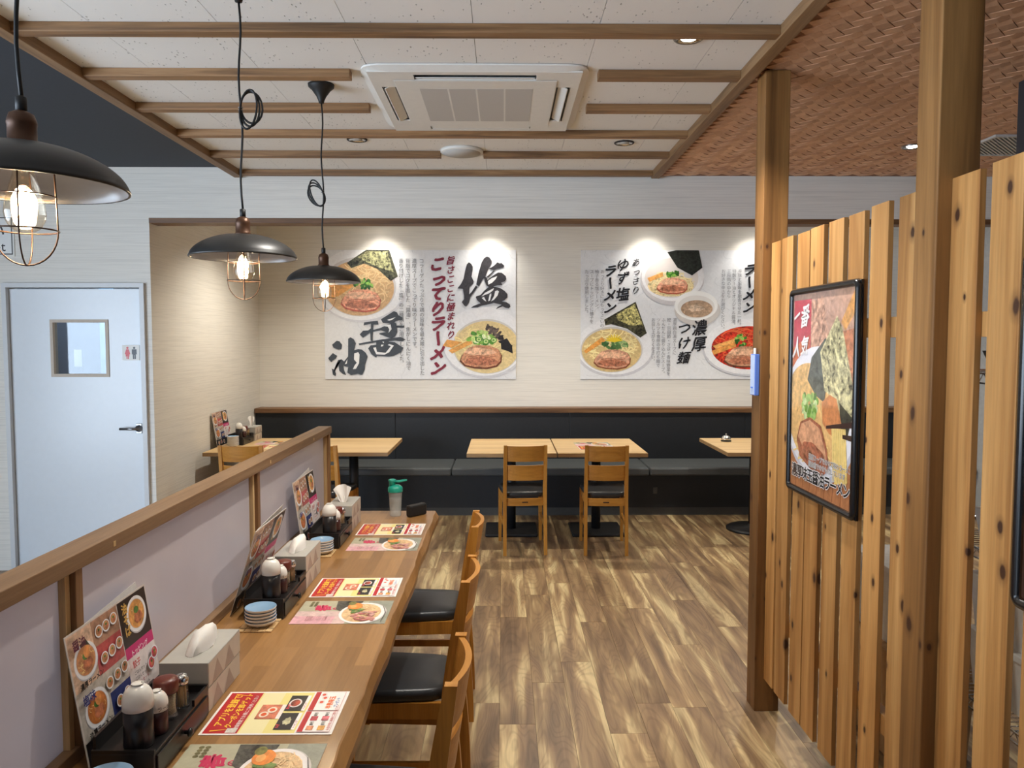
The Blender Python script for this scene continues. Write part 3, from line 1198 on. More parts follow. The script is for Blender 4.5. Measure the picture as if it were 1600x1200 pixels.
# the big brush characters, outlines as printed
K, Kw = S(58, 56, 60), S(236, 237, 239)
s_, ox, oy = 10.91, 680, 380
for pg in ([(575, 328), (612, 352), (640, 400), (640, 450), (618, 570), (655, 645), (645, 690), (585, 740), (578, 860), (600, 900), (575, 1010), (525, 1078), (490, 1055), (450, 1000), (490, 950), (490, 890), (470, 775), (378, 768), (440, 690), (485, 600), (510, 470), (540, 360)],
           [(555, 895), (620, 825), (690, 722), (722, 745), (660, 830), (600, 910)],
           [(880, 228), (925, 245), (962, 300), (960, 350), (905, 430), (870, 520), (850, 570), (800, 620), (745, 735), (700, 700), (715, 620), (740, 500), (790, 330), (830, 260)],
           [(905, 440), (960, 410), (1010, 375), (1060, 325), (1090, 345), (1130, 340), (1180, 390), (1150, 415), (1050, 440), (1000, 460)],
           [(1000, 458), (1012, 470), (900, 585), (870, 580)],
           [(890, 630), (930, 590), (1000, 540), (1070, 500), (1135, 505), (1200, 560), (1210, 610), (1180, 650), (1120, 670), (1145, 710), (1060, 715), (980, 740), (920, 750), (870, 715), (840, 640), (835, 600), (800, 600), (850, 565), (880, 590)],
           [(690, 920), (700, 900), (770, 880), (830, 810), (900, 750), (960, 735), (1030, 745), (1110, 765), (1180, 810), (1230, 870), (1225, 920), (1180, 965), (1130, 990), (1210, 1000), (1270, 1040), (1280, 1080), (1250, 1105), (1190, 1095), (1150, 1070), (1030, 1120), (1060, 1085), (1130, 1045), (1000, 1015), (870, 1045), (790, 1060), (720, 1090), (605, 1098), (650, 1065), (770, 1020), (720, 975)]):
    P.poly(zz(pg, ox, oy, s_), K, 0.25, up=False)
P.up()
for pg in ([(895, 645), (960, 595), (1055, 560), (1030, 610), (970, 670), (905, 705)],
           [(785, 905), (850, 840), (1000, 762), (985, 800), (920, 850), (840, 880)],
           [(790, 930), (830, 910), (870, 990), (840, 975)],
           [(925, 870), (950, 850), (955, 880), (930, 975), (900, 985)],
           [(1020, 815), (1060, 800), (1085, 820), (1060, 890), (1000, 960), (950, 985), (1000, 900)]):
    P.poly(zz(pg, ox, oy, s_), Kw, 0, up=False)
P.up()
s_, ox, oy = 10.32, 505, 480
for pg in ([(140, 600), (215, 535), (260, 545), (300, 600), (290, 670), (240, 680), (160, 645)],
           [(75, 815), (150, 735), (220, 780), (200, 820), (145, 855), (125, 880), (85, 840)],
           [(130, 985), (165, 1000), (235, 845), (290, 835), (330, 870), (320, 960), (330, 1010), (360, 1090), (310, 1075), (250, 1020), (240, 930), (210, 900), (185, 1030), (200, 1070), (190, 1110), (145, 1080)],
           [(400, 505), (435, 480), (490, 510), (525, 580), (490, 690), (560, 670), (620, 680), (680, 730), (710, 790), (690, 850), (665, 930), (660, 1000), (620, 1085), (590, 1085), (550, 1070), (440, 1090), (380, 1050), (390, 980), (400, 960), (335, 945), (320, 920), (330, 870), (395, 790)],
           [(930, 190), (1140, 60), (1190, 80), (1215, 130), (1280, 160), (1275, 200), (1180, 215), (1110, 260), (960, 250)],
           [(650, 290), (660, 240), (770, 225), (880, 215), (890, 275), (810, 275), (805, 360), (920, 330), (1130, 235), (1180, 260), (1180, 290), (1305, 290), (1305, 325), (1185, 325), (1190, 400), (1150, 470), (1100, 500), (900, 430), (905, 415), (1010, 395), (930, 370), (800, 390), (795, 540), (760, 540), (755, 400), (640, 485), (585, 435), (640, 375), (720, 370), (765, 340), (768, 260)],
           [(565, 580), (760, 545), (1080, 495), (1240, 475), (1325, 515), (1270, 545), (1150, 535), (860, 560), (580, 607)],
           [(850, 530), (960, 510), (1070, 520), (1050, 550), (1150, 560), (1285, 650), (1250, 720), (1130, 780), (1050, 790), (860, 780), (850, 810), (770, 750), (720, 660), (760, 610), (850, 600)]):
    P.poly(zz(pg, ox, oy, s_), S(56, 60, 66), 0.15, up=False)
P.up()
for pg in ([(495, 740), (560, 720), (580, 760), (570, 900), (520, 990), (470, 995), (500, 930), (535, 890), (490, 840)],
           [(340, 915), (385, 830), (375, 905)],
           [(1030, 200), (1170, 155), (1110, 200), (1060, 212)],
           [(970, 300), (1085, 270), (1100, 350), (1050, 410), (1062, 350), (1040, 310)],
           [(800, 650), (845, 640), (862, 715), (1000, 730), (1085, 625), (1035, 605), (1060, 590), (1135, 612), (1060, 720), (980, 762), (850, 755)],
           [(945, 550), (980, 550), (970, 575)], [(930, 600), (970, 598), (960, 625), (925, 630)]):
    P.poly(zz(pg, ox, oy, s_), Kw, 0, up=False)
P.up()
P.build('print', t1, MT)

t2, P = wall_poster('noodle_poster', 'wall poster of four bowls with black brush lettering, partly behind the far post', 0.757, 1.878, 1.214, 1.262, (907, 391, 1206, 592))
# bowl of yuzu shio
P.ell(961, 546, 62, 43, S(204, 204, 210), 0.05)
P.ell(961, 541, 60, 44, S(236, 236, 239), 0.04)
P.ell(956, 546, 49, 36, S(206, 202, 198), 0.0)
P.ell(956, 547, 47, 34, S(216, 188, 132), 0.12)
noodles(P, 956, 540, 44, 28, S(242, 224, 164), 90, 1.6, 14)
P.poly([(944, 499), (993, 471), (1011, 520), (1001, 527), (980, 513), (955, 506), (946, 508)], S(70, 68, 50), 0.9)
P.poly([(962, 492), (992, 474), (1005, 508), (985, 508), (966, 500)], S(180, 172, 112), 0.9)
P.poly([(912, 548), (941, 526), (946, 532), (916, 552)], S(230, 160, 78), 0.2)
greens(P, 962, 536, 20, 8, 7, 26, [S(58, 96, 52), S(86, 124, 70), S(150, 176, 116)])
for k in range(9):
    t_ = PI + k * PI / 8
    P.stroke([(960, 533), (960 + 13 * math.cos(t_), 531 + 9 * math.sin(t_))], [3, 1.6], S(240, 206, 50))
P.up()
pork(P, 957, 561, 30, 16, 0.03, S(206, 154, 126), S(140, 80, 52))
# tsukemen noodle plate and dip bowl
P.ell(1050, 436, 50, 40, S(206, 202, 204), 0.05)
P.ell(1051, 431, 49, 39, S(238, 236, 238), 0.04)
P.ell(1049, 434, 42, 31, S(222, 214, 210), 0.0)
P.ell(1048, 446, 36, 17, S(226, 202, 150), 0.4)
noodles(P, 1048, 443, 38, 20, S(240, 222, 172), 80, 1.5, 21)
P.poly([(1042, 394), (1055, 391), (1091, 391), (1097, 418), (1081, 430), (1058, 418)], S(36, 40, 36), 0.6)
P.poly([(1011, 434), (1035, 425), (1036, 431), (1014, 440)], S(234, 168, 92), 0.2)
greens(P, 1055, 428, 14, 6, 11, 20)
pork(P, 1050, 446, 25, 13, 0.02, S(228, 164, 134), S(176, 84, 60))
P.ell(1090, 484, 36, 24, S(206, 200, 196), 0.02)
P.ell(1088, 477, 34, 23, S(243, 242, 240), 0.0)
P.ell(1088, 479, 29, 18, S(226, 222, 218), 0.0)
P.ell(1089, 482, 25, 13.5, S(178, 148, 122), 0.3)
P.ell(1088, 481, 12, 5, S(206, 180, 156), 0.4, wob=0.2)
# spicy bowl
P.ell(1172, 545, 72, 43, S(204, 204, 210), 0.05)
P.ell(1172, 541, 71, 44, S(236, 236, 239), 0.04)
P.ell(1172, 543, 59, 34, S(196, 52, 34), 0.6)
noodles(P, 1170, 540, 54, 30, S(226, 110, 66), 80, 1.5, 31)
P.poly([(1115, 540), (1152, 528), (1155, 533), (1120, 545)], S(240, 176, 98), 0.2)
P.poly([(1113, 548), (1150, 535), (1152, 541), (1117, 554)], S(232, 160, 82), 0.2)
greens(P, 1160, 532, 10, 9, 13, 22)
pork(P, 1166, 557, 34, 17, 0.0, S(200, 150, 118), S(116, 70, 52))
BR = S(30, 30, 36)
P.vtext('ラーメン', 953, 413, 19.5, BR, 0.045, 0.98, -0.1, 0.25, 1.0, 0.03)
P.vtext('ゆず', 972.5, 403, 21, BR, 0.025, 0.98, -0.08, 0.2, 0.95, 0.03)
P.vtext('塩', 973, 448, 22, BR, 0.03, 1.0, 0, 0.15, 1.0, 0.03)
P.vtext('あっさり', 993, 403, 13.5, BR, 0.012, 1.07, -0.05, 0.2, 0.9, 0.03)
P.vtext('つけ麺', 1070, 502, 20.5, BR, 0.03, 1.12, -0.05, 0.2, 1.0, 0.03)
P.vtext('濃厚', 1094, 499, 25, BR, 0.025, 1.0, 0, 0.15, 0.95, 0.03)
P.vtext('ラーメン', 1171, 411, 19.5, BR, 0.045, 1.0, -0.1, 0.25, 1.0, 0.03)
G = S(126, 126, 132)
for s_, x_, y_ in (('あっさり好きにはもってこいの', 940.5, 421, ), ('柚子香る塩ラーメン。', 932, 421), ('スープにトッピングに柚子を', 924, 421), ('たっぷり使用しました。', 916, 421),
                   ('濃厚鶏白湯スープに', 1054.5, 496), ('鰹・宗田節・さば・香味野菜を', 1045.5, 496), ('ふんだんに盛り込んだスープ。', 1037, 496), ('ツルツル食感の平打ち麺で', 1029, 496), ('お召し上がりください。', 1021, 496),
                   ('辛味と旨味を融合させた一杯。', 1156, 420), ('特製ラー油とオリジナル醤油。', 1147, 420), ('三段階の中から', 1139, 420), ('お好きな辛さをお選びください。', 1130, 420)):
    P.vtext(s_, x_, y_, 6.6, G, 0.0, 0.98)
P.build('print', t2, MT)

# ------------------------------------------------------------------ tables in the alcove
def make_table(label, wd, round_base=False):
    t = thing('dining_table', label, 'table', group='pale dining tables along the bench')
    top = MB().box(-wd / 2, wd / 2, -0.44, 0.44, 0.688, 0.72, 0.002)
    top.build('tabletop', 'ash', t)
    ed = MB().box(-wd / 2 - 0.001, wd / 2 + 0.001, -0.441, -0.4395, 0.689, 0.716).box(-wd / 2 - 0.001, -wd / 2 + 0.0005, -0.44, 0.44, 0.689, 0.716).box(wd / 2 - 0.0005, wd / 2 + 0.001, -0.44, 0.44, 0.689, 0.716)
    ed.build('edge_band', 'ash_edge', t)
    MB().lathe([(0.038, 0.02), (0.038, 0.66)], 24).build('column', 'black_metal', t)
    MB().box(-0.16, 0.16, -0.2, 0.2, 0.66, 0.688, 0.004).build('top_bracket', 'black_metal', t)
    if round_base:
        MB().lathe([(0.0, 0), (0.22, 0), (0.22, 0.015), (0.2, 0.026), (0.05, 0.03), (0.042, 0.05)], 40).build('base_plate', 'black_metal', t)
    else:
        MB().box(-0.215, 0.215, -0.215, 0.215, 0, 0.025, 0.01).build('base_plate', 'black_metal', t)
    return t


tb = make_table('pale ash table behind the left one of the two centre chairs', 0.70)
tb.location = (0.062, 6.375, 0)
dup(tb, (0.772, 6.375, 0), 0, 'pale ash table in the middle with menu sheets lying on it')
dup(tb, (-1.262, 6.44, 0), 0, 'pale ash table just beyond the far end of the wooden counter partition')
dup(tb, (-2.005, 6.44, 0), 0, 'pale ash table in the left corner carrying the condiment set')
tr = make_table('pale ash table with round base beside the far wooden post', 0.70, True)
tr.location = (2.105, 6.40, 0)


# ------------------------------------------------------------------ chairs
def make_chair():
    t = thing('dining_chair', '', 'chair', group='honey oak dining chairs with black seats')
    def yb(z):   # rear post centre line
        if z < 0.42:
            return -0.212 + 0.035 * (z / 0.42) ** 1.3
        return -0.177 - 0.058 * ((z - 0.42) / 0.41) ** 1.2
    for s_ in (-1, 1):
        secs = []
        for k in range(13):
            z = 0.826 * k / 12
            hw = 0.0125
            hy = 0.014 + 0.010 * math.sin(PI * min(1, z / 0.85))
            xc = s_ * (0.152 - 0.004 * (z / 0.82))
            y = yb(z)
            secs.append([(xc - hw, y - hy, z), (xc + hw, y - hy, z), (xc + hw, y + hy, z), (xc - hw, y + hy, z)])
        MB().sweep(secs).build('rear_post', 'oak', t)
    for s_ in (-1, 1):
        secs = []
        for z, hw in ((0, 0.011), (0.2, 0.013), (0.43, 0.016)):
            xc, y = s_ * (0.158 + 0.004 * (1 - z / 0.43)), 0.205 + 0.012 * (1 - z / 0.43)
            secs.append([(xc - hw, y - hw, z), (xc + hw, y - hw, z), (xc + hw, y + hw, z), (xc - hw, y + hw, z)])
        MB().sweep(secs).build('front_leg', 'oak', t)
    def slat(z0, z1, nm, th=0.008, bow=0.03, slot=False):
        secs = []
        for k in range(13):
            u = -1 + 2 * k / 12
            x = u * 0.142
            y0, y1 = yb(z0) - bow * (1 - u * u), yb(z1) - bow * (1 - u * u)
            secs.append([(x, y0 - th, z0), (x, y0 + th, z0), (x, y1 + th, z1), (x, y1 - th, z1)])
        return MB().sweep(secs).build(nm, 'oakx', t)
    slat(0.706, 0.822, 'back_slat')
    slat(0.562, 0.676, 'back_slat')
    r = slat(0.368, 0.422, 'rear_rail', 0.010, 0.012)
    MB().box(-0.022, 0.022, yb(0.395) - 0.024, yb(0.395) - 0.021, 0.391, 0.399, 0.001).build('grip_slot', 'thread', r)
    MB().box(-0.145, 0.145, 0.195, 0.215, 0.375, 0.428, 0.002).build('front_rail', 'oakx', t)
    for s_ in (-1, 1):
        sec = []
        for y, x in ((-0.16, 0.148), (0.192, 0.157)):
            sec.append([(s_ * (x - 0.009), y, 0.375), (s_ * (x + 0.009), y, 0.375), (s_ * (x + 0.009), y, 0.428), (s_ * (x - 0.009), y, 0.428)])
        MB().sweep(sec).build('side_rail', 'oak', t)
        sec = []
        for y, x in ((-0.18, 0.15), (0.2, 0.16)):
            sec.append([(s_ * (x - 0.007), y, 0.20), (s_ * (x + 0.007), y, 0.20), (s_ * (x + 0.007), y, 0.23), (s_ * (x - 0.007), y, 0.23)])
        MB().sweep(sec).build('side_stretcher', 'oak', t)
    # padded seat, wider at the front
    bm = bmesh.new()
    N = 10
    rings = []
    prof = [(0.97, 0.428), (1.0, 0.435), (1.0, 0.452), (0.975, 0.464), (0.9, 0.4685), (0.5, 0.472), (0.0, 0.473)]
    def outline():
        pts = []
        for u in range(24):
            a_ = 2 * PI * u / 24
            c_, s2 = math.cos(a_), math.sin(a_)
            e = 0.32
            x = math.copysign(abs(c_) ** e, c_)
            y = math.copysign(abs(s2) ** e, s2)
            pts.append((x * (0.164 + 0.018 * y), y * 0.205 + 0.028))
        return pts
    ol = outline()
    mb = MB()
    vs_ = []
    for k, z in prof[:-1]:
        vs_ += [(x * k, (y - 0.028) * k + 0.028, z) for x, y in ol]
    vs_.append((0, 0.028, prof[-1][1]))
    n = len(ol)
    fs = []
    for i in range(len(prof) - 2):
        for j in range(n):
            l = (j + 1) % n
            fs.append((i * n + j, i * n + l, (i + 1) * n + l, (i + 1) * n + j))
    last = (len(prof) - 2) * n
    for j in range(n):
        fs.append((last + j, last + (j + 1) % n, len(vs_) - 1))
    fs.append(list(range(n))[::-1])
    mb.add(vs_, fs, True)
    mb.build('seat', 'vinyl', t)
    bm.free()
    return t


ch = make_chair()
ch['label'] = 'oak chair at the left one of the two centre tables'
ch.location = (0.145, 5.855, 0)
ch.rotation_euler = (0, 0, math.radians(3.8))
dup(ch, (0.768, 5.84, 0), math.radians(-2.5), 'oak chair at the right one of the two centre tables')
dup(ch, (-1.935, 5.86, 0), math.radians(1), 'oak chair in the left corner before the condiment set')
dup(ch, (-1.355, 5.87, 0), math.radians(-7), 'oak chair half hidden behind the end of the counter partition')
dup(ch, (-0.356, 3.30, 0), PI / 2 + 0.02, 'oak chair at the counter farthest from the camera')
dup(ch, (-0.352, 2.585, 0), PI / 2 - 0.03, 'middle one of the three oak chairs at the counter')
dup(ch, (-0.350, 1.845, 0), PI / 2 - 0.02, 'oak chair at the counter nearest to the camera')

# ------------------------------------------------------------------ counter and partition
CZ = 0.72
counter = thing('counter', 'long wooden counter with wavy front edge on the left', 'counter', (0, 0, 0))
sec = []
N = 60
for k in range(N + 1):
    y = 0.3 + (3.93 - 0.3) * k / N
    wv = 0.0022 * math.sin(y * 7.1) + 0.002 * math.sin(y * 17.3 + 1) + 0.0015 * math.sin(y * 41)
    xt = -0.352 + wv
    xb = -0.340 + 0.5 * wv + 0.003 * math.sin(y * 11 + 2)
    sec.append([(-0.945, y, CZ - 0.058), (xb, y, CZ - 0.058), (xb + 0.002, y, CZ - 0.03), (xt, y, CZ - 0.002), (xt - 0.004, y, CZ), (-0.945, y, CZ)])
MB().sweep(sec).build('worktop', 'counter', counter)
B('support_panel', 'bench_dark', -0.945, -0.90, 0.3, 3.90, 0, CZ - 0.059, 0, counter)
for y in (0.5, 3.72):
    B('end_panel', 'bench_dark', -0.90, -0.66, y, y + 0.03, 0, CZ - 0.059, 0, counter)

part = thing('counter_partition', 'frosted counter partition with brown wooden frame and top rail', 'partition', (0, 0, CZ))
PX = -0.915
MB().box(-0.948, -0.880, 0.3, 3.925, 1.124 - CZ, 1.160 - CZ, 0.002).build('top_rail', 'rail', part)
MB().box(-0.935, -0.888, 0.3, 3.92, 0.0005, 0.03, 0.002).build('bottom_rail', 'rail', part)
posts = [0.42, 1.575, 2.755, 3.892]
for y in posts:
    MB().box(-0.935, -0.886, y, y + 0.028, 0.0301, 1.1238 - CZ, 0.002).build('upright', 'railz', part)
    MB().box(-0.932, -0.898, y - 0.018, y - 0.0003, 0.0301, 1.1238 - CZ, 0.001).build('pale_stop', 'pale', part)
for y0, y1 in zip(posts, posts[1:]):
    MB().box(PX - 0.003, PX + 0.003, y0 + 0.0285, y1 - 0.0185, 0.031, 1.1235 - CZ).build('frosted_panel', 'acrylic', part)
for y in (1.72, 2.885, 3.55):
    MB().box(-0.8803, -0.879, y, y + 0.010, 1.134 - CZ, 1.146 - CZ, 0.0004).build('screw_plug', 'pale', part)

# ------------------------------------------------------------------ wooden posts and slat fence
for y, lab in ((3.22, 'far knotty wooden post at the end of the slat fence'), (1.925, 'near knotty wooden post rising through the slat fence')):
    t = thing('wooden_post', lab, 'post', (1.131, y + 0.0525, 0), group='square cedar posts')
    MB().box(-0.0525, 0.0525, -0.0525, 0.0525, 0, Z_RIGHT - 0.006, 0.003).build('post_shaft', 'post', t)
fence = thing('slat_fence', 'tall screen of upright knotty cedar slats on the right', 'fence', (1.115, 0, 0))
SL = [(3.213, 0.098), (3.093, 0.115), (2.929, 0.114), (2.806, 0.115), (2.648, 0.114), (2.497, 0.108), (2.346, 0.106), (2.18, 0.113), (1.9245, 0.112), (1.768, 0.110), (1.609, 0.110), (1.45, 0.110)]
for i, (y, wd) in enumerate(SL):
    tilt = 0.002 * math.sin(i * 2.3)
    o = MB().box(0, 0.016, -wd, 0, 0.148, 2.001 + tilt, 0.0012).build('slat', 'slat', fence)
    o.location = (0, y, 0)
for z in (0.42, 1.607):
    for y0, y1 in ((2.032, 3.2195), (1.2, 1.9245)):
        B('cross_rail', 'slat', 0.0165, 0.05, y0, y1, z, z + 0.06, 0.001, fence)


def framed(name, label, y_far, wd, z0, h_, P):
    """frame on the left face of the fence, its local x runs toward the camera"""
    t = thing(name, label, 'poster', (1.1145, y_far, z0))
    t.rotation_euler = (0, 0, -PI / 2)
    f = 0.026
    mb = MB()
    def bar(pts):
        mb.tube(pts, 0.013, 10)
    B('backing', 'frame_b', 0.004, wd - 0.004, -0.010, -0.0005, 0.004, h_ - 0.004, 0.001, t)
    r = 0.03
    loop = []
    for cx, cz, a0 in ((wd - r, h_ - r, 0), (r, h_ - r, PI / 2), (r, r, PI), (wd - r, r, 1.5 * PI)):
        for k in range(6):
            an = a0 + PI / 2 * k / 5
            loop.append((cx + (r - 0.013) * math.cos(an), -0.012, cz + (r - 0.013) * math.sin(an)))
    MB().tube(loop, 0.0125, 10, True).build('frame', 'frame_b', t)
    P.build('print', t, Matrix.Translation((0.02, -0.0105, 0.02)) @ Matrix.Rotation(PI / 2, 4, 'X'))
    MB().box(0.02, wd - 0.02, -0.0175, -0.0165, 0.02, h_ - 0.02).build('clear_cover', 'film', t)
    return t


FW_, FH = 0.576, 0.766
P = Print(FW_ - 0.04, FH - 0.04, 0, 0, 100, 142)
P.rect(0, 0, 100, 142, S(190, 126, 80), 0.15)  # poster colours lifted to include the reflection haze of the cover
for k in range(9):
    P.stroke([(k * 12 + 3, 100), (k * 12 - 2, 142)], 0.8, S(146, 84, 46))
P.up()
P.rect(0, 0, 100, 60, S(200, 160, 138), 0.2)
P.poly([(28, 8), (50, 4), (60, 30), (48, 44), (30, 40)], S(206, 160, 134), 0.5)
P.poly([(66, 30), (100, 26), (100, 80), (86, 84)], S(196, 128, 92), 0.4)
P.poly([(78, 22), (98, 0), (100, 0), (100, 14), (84, 28)], S(218, 160, 92), 0.3)
P.rect(2, 5, 32, 48, S(196, 70, 84), 0.15)
P.poly([(0, 40), (30, 30), (30, 46), (0, 60)], S(206, 110, 66), 0.2)
# bowl
P.ell(46, 86, 58, 46, S(206, 206, 214), 0.04)
P.ell(45, 83, 57, 45, S(240, 239, 243), 0.03)
P.ell(43, 86, 48, 36, S(240, 194, 126), 0.15)
P.ell(30, 70, 34, 20, S(236, 190, 122), 0.3)
P.poly([(28, 62), (34, 46), (56, 32), (62, 50), (56, 76), (42, 72)], S(86, 92, 84), 0.6)
P.poly([(48, 42), (72, 18), (80, 26), (95, 60), (97, 84), (86, 88), (72, 72), (56, 68)], S(196, 188, 142), 0.7)
P.poly([(78, 74), (96, 82), (90, 96), (80, 90)], S(64, 66, 52), 0.6)
P.poly([(52, 76), (64, 70), (74, 72), (82, 88), (78, 98), (64, 96), (54, 90)], S(218, 142, 86), 0.2)
greens(P, 33, 80, 13, 9, 23, 34, [S(120, 170, 70), S(164, 200, 110), S(84, 132, 56), S(204, 224, 160)])
P.poly([(68, 92), (88, 90), (92, 124), (74, 128)], S(240, 206, 120), 0.2)
for k in range(8):
    P.stroke([(69 + k * 2.6, 91), (72 + k * 2.6, 126)], 1.1, S(248, 222, 146))
P.up()
P.poly([(60, 91), (100, 84), (100, 88), (60, 93)], S(62, 36, 30), 0.1)
P.poly([(84, 94), (100, 93), (100, 97), (84, 96.5)], S(52, 32, 28), 0.1)
noodles(P, 36, 112, 34, 12, S(246, 214, 140), 40, 1.2, 6)
P.poly([(12, 106), (18, 93), (34, 88), (52, 92), (62, 106), (66, 120), (56, 126), (36, 124), (18, 118)], S(176, 108, 78), 0.35)
P.poly([(14, 104), (20, 94), (34, 90), (50, 94), (60, 108), (62, 116), (46, 116), (26, 112)], S(226, 168, 126), 0.25)
P.ell(40, 113, 20, 7, S(176, 106, 78), 0.5, 0.1, wob=0.1)
WH = S(246, 244, 240)
P.vtext('番', 22.5, 8, 17, WH, 0.03, 1.0, -0.06, 0.2, 0.85, 0.03)
P.vtext('気', 23, 30, 15, WH, 0.03, 1.0, -0.06, 0.2, 0.85, 0.03)
P.vtext('一', 8.5, 10, 13, WH, 0.04, 1.0, 0.35, 0.2, 0.8, 0.03)
P.vtext('人', 9, 31, 16, WH, 0.04, 1.0, 0, 0.2, 0.8, 0.03)
for off, c, sl in ((0.09, WH, 0), (0.03, S(24, 22, 24), 0)):
    P.htext('濃厚味玉醤油ラーメン', 4, 129, 10.2, c, off, 0.9)
for off, c in ((0.08, WH), (0.0, S(60, 50, 46))):
    P.htext('濃厚スープでのせて味わラーメン', 34, 115.5, 4.4, c, off, 0.98)
    P.htext('麺食感でのせも付しています', 34, 120.5, 4.4, c, off, 0.98)
framed('framed_poster', 'black framed upright ramen poster hung on the slat fence', 2.949, FW_, 1.026, FH, P)
P = Print(FW_ - 0.04, FH - 0.04, 0, 0, 100, 142)
P.rect(0, 0, 100, 142, S(70, 44, 34), 0.2)
ramen(P, 50, 80, 44, 0.85, S(206, 150, 90), seed=3)
pork(P, 50, 90, 22, 14)
framed('framed_poster', 'black framed poster cut off by the right edge, nearest to the camera', 1.626, FW_, 1.026, FH, P)

# blue packet on the far post
t = thing('hanging_packet', 'slim blue and white packet hung on the far wooden post', 'packet', (1.0745, 3.255, 1.365))
MB().box(-0.017, 0.003, -0.03, 0.03, 0, 0.175, 0.003).build('body', 'blue', t)
MB().box(-0.0176, -0.0168, -0.027, 0.027, 0.004, 0.171).build('front_label', 'pale_blue', t)
MB().box(-0.012, -0.006, -0.012, 0.012, 0.17, 0.20, 0.003).build('hang_tab', 'plastic_w', t)
MB().box(-0.023, -0.0177, -0.008, 0.008, 0.03, 0.036, 0.001).build('pull_clip', 'blue', t)

# ------------------------------------------------------------------ ceiling equipment
ac = thing('ceiling_air_conditioner', 'white four-way cassette air conditioner set in the ceiling', 'air conditioner', (-0.12, 3.715, Z_CEIL - 0.002))
ac.scale = (1, 1, 0.58)
h = 0.485
mb = MB()
vs_, fs = [], []
for z, k in ((0, h), (-0.012, h), (-0.016, h - 0.006), (-0.030, h - 0.022), (-0.040, h - 0.035)):
    for j in range(32):
        a_ = 2 * PI * j / 32 + PI / 32
        c_, s2 = math.cos(a_), math.sin(a_)
        e = 0.16
        vs_.append((math.copysign(abs(c_) ** e, c_) * k, math.copysign(abs(s2) ** e, s2) * k, z))
for i in range(4):
    for j in range(32):
        l = (j + 1) % 32
        fs.append((i * 32 + j, i * 32 + l, (i + 1) * 32 + l, (i + 1) * 32 + j))
mb.add(vs_, fs, False)
mb.build('rim', 'plastic_w', ac)
# face plate as a ring around four outlets and the intake
k = h - 0.035
fp = MB()
so, si, sl_ = 0.415, 0.352, 0.26
fp.box(-k, k, so, k, -0.0405, -0.030).box(-k, k, -k, -so, -0.0405, -0.030).box(so, k, -so, so, -0.0405, -0.030).box(-k, -so, -so, so, -0.0405, -0.030)
for sx, sy in ((-1, -1), (-1, 1), (1, -1), (1, 1)):
    x0, x1 = sorted((sx * sl_, sx * so)); y0, y1 = sorted((sy * sl_, sy * so))
    fp.box(x0, x1, y0, y1, -0.0405, -0.030)
fp.box(-si, si, sl_, si, -0.0405, -0.030).box(-si, si, -si, -sl_, -0.0405, -0.030).box(-si, -sl_, -sl_, sl_, -0.0405, -0.030).box(sl_, si, -sl_, sl_, -0.0405, -0.030)
fp.build('face_plate', 'plastic_w', ac)
MB().box(-si, si, -si, si, -0.047, -0.041, 0.004).build('intake_grille', 'plastic_w', ac)
mb = MB().box(-0.25, 0.25, -0.25, 0.25, -0.0485, -0.0472, 0.0004)
mb.build('intake_mesh', 'plastic_g', ac)
for i in range(3):
    x = -0.125 + 0.125 * i
    MB().box(x - 0.004, x + 0.004, -0.25, 0.25, -0.0492, -0.0486).build('grille_bar', 'plastic_w', ac)
for ang in range(4):
    R_ = Matrix.Rotation(ang * PI / 2, 4, 'Z')
    MB().box(-sl_, sl_, -so, -si, -0.012, -0.008, 0, R_).build('outlet', 'slot_dark', ac)
    hw_, oy_ = (0.012, 0.018) if ang == 0 else (0.026, 0.0)
    fl = Matrix.Translation((0, -(so + si) / 2 + oy_, -0.034)) @ Matrix.Rotation(math.radians(42 if ang in (1, 3) else 16 if ang == 0 else 8), 4, 'X')
    MB().box(-sl_ + 0.006, sl_ - 0.006, -hw_, hw_, -0.003, 0.003, 0.001, R_ @ fl).build('louvre', 'plastic_w', ac)

sp = thing('ceiling_speaker', 'flat round white ceiling speaker between two battens', 'speaker', (-0.25, 4.69, Z_CEIL - 0.0005))
MB().lathe([(0.128, 0), (0.128, -0.012), (0.122, -0.018), (0.0, -0.018)], 48).build('cover', 'plastic_w', sp)
MB().lathe([(0.112, -0.0185), (0.112, -0.021), (0.0, -0.022)], 48).build('grille', 'plastic_g', sp)


def downlight(x, y, lit, label, energy=30, z=Z_CEIL, color=(1.0, 0.95, 0.87), ang=1.9):
    t = thing('downlight', label, 'downlight', (x, y, z - 0.0005), group='round recessed downlights')
    MB().lathe([(0.058, 0), (0.058, -0.004), (0.054, -0.007), (0.047, -0.006), (0.047, -0.0005)], 36, caps=False).build('trim_ring', 'black_metal' if not lit else 'steel', t)
    MB().lathe([(0.046, -0.0055), (0.036, -0.0012), (0.0, -0.001)], 32, caps=False).build('reflector', 'chrome', t)
    MB().lathe([(0.030, -0.002), (0.028, -0.005), (0.0, -0.006)], 28).build('lens', 'lens_on' if lit else 'plastic_g', t)
    if lit:
        l = lamp_light('downlight_lamp', 'SPOT', (x, y, z - 0.03), energy, color, 0.03, ang, 0.7, (x, y, 0))
    return t


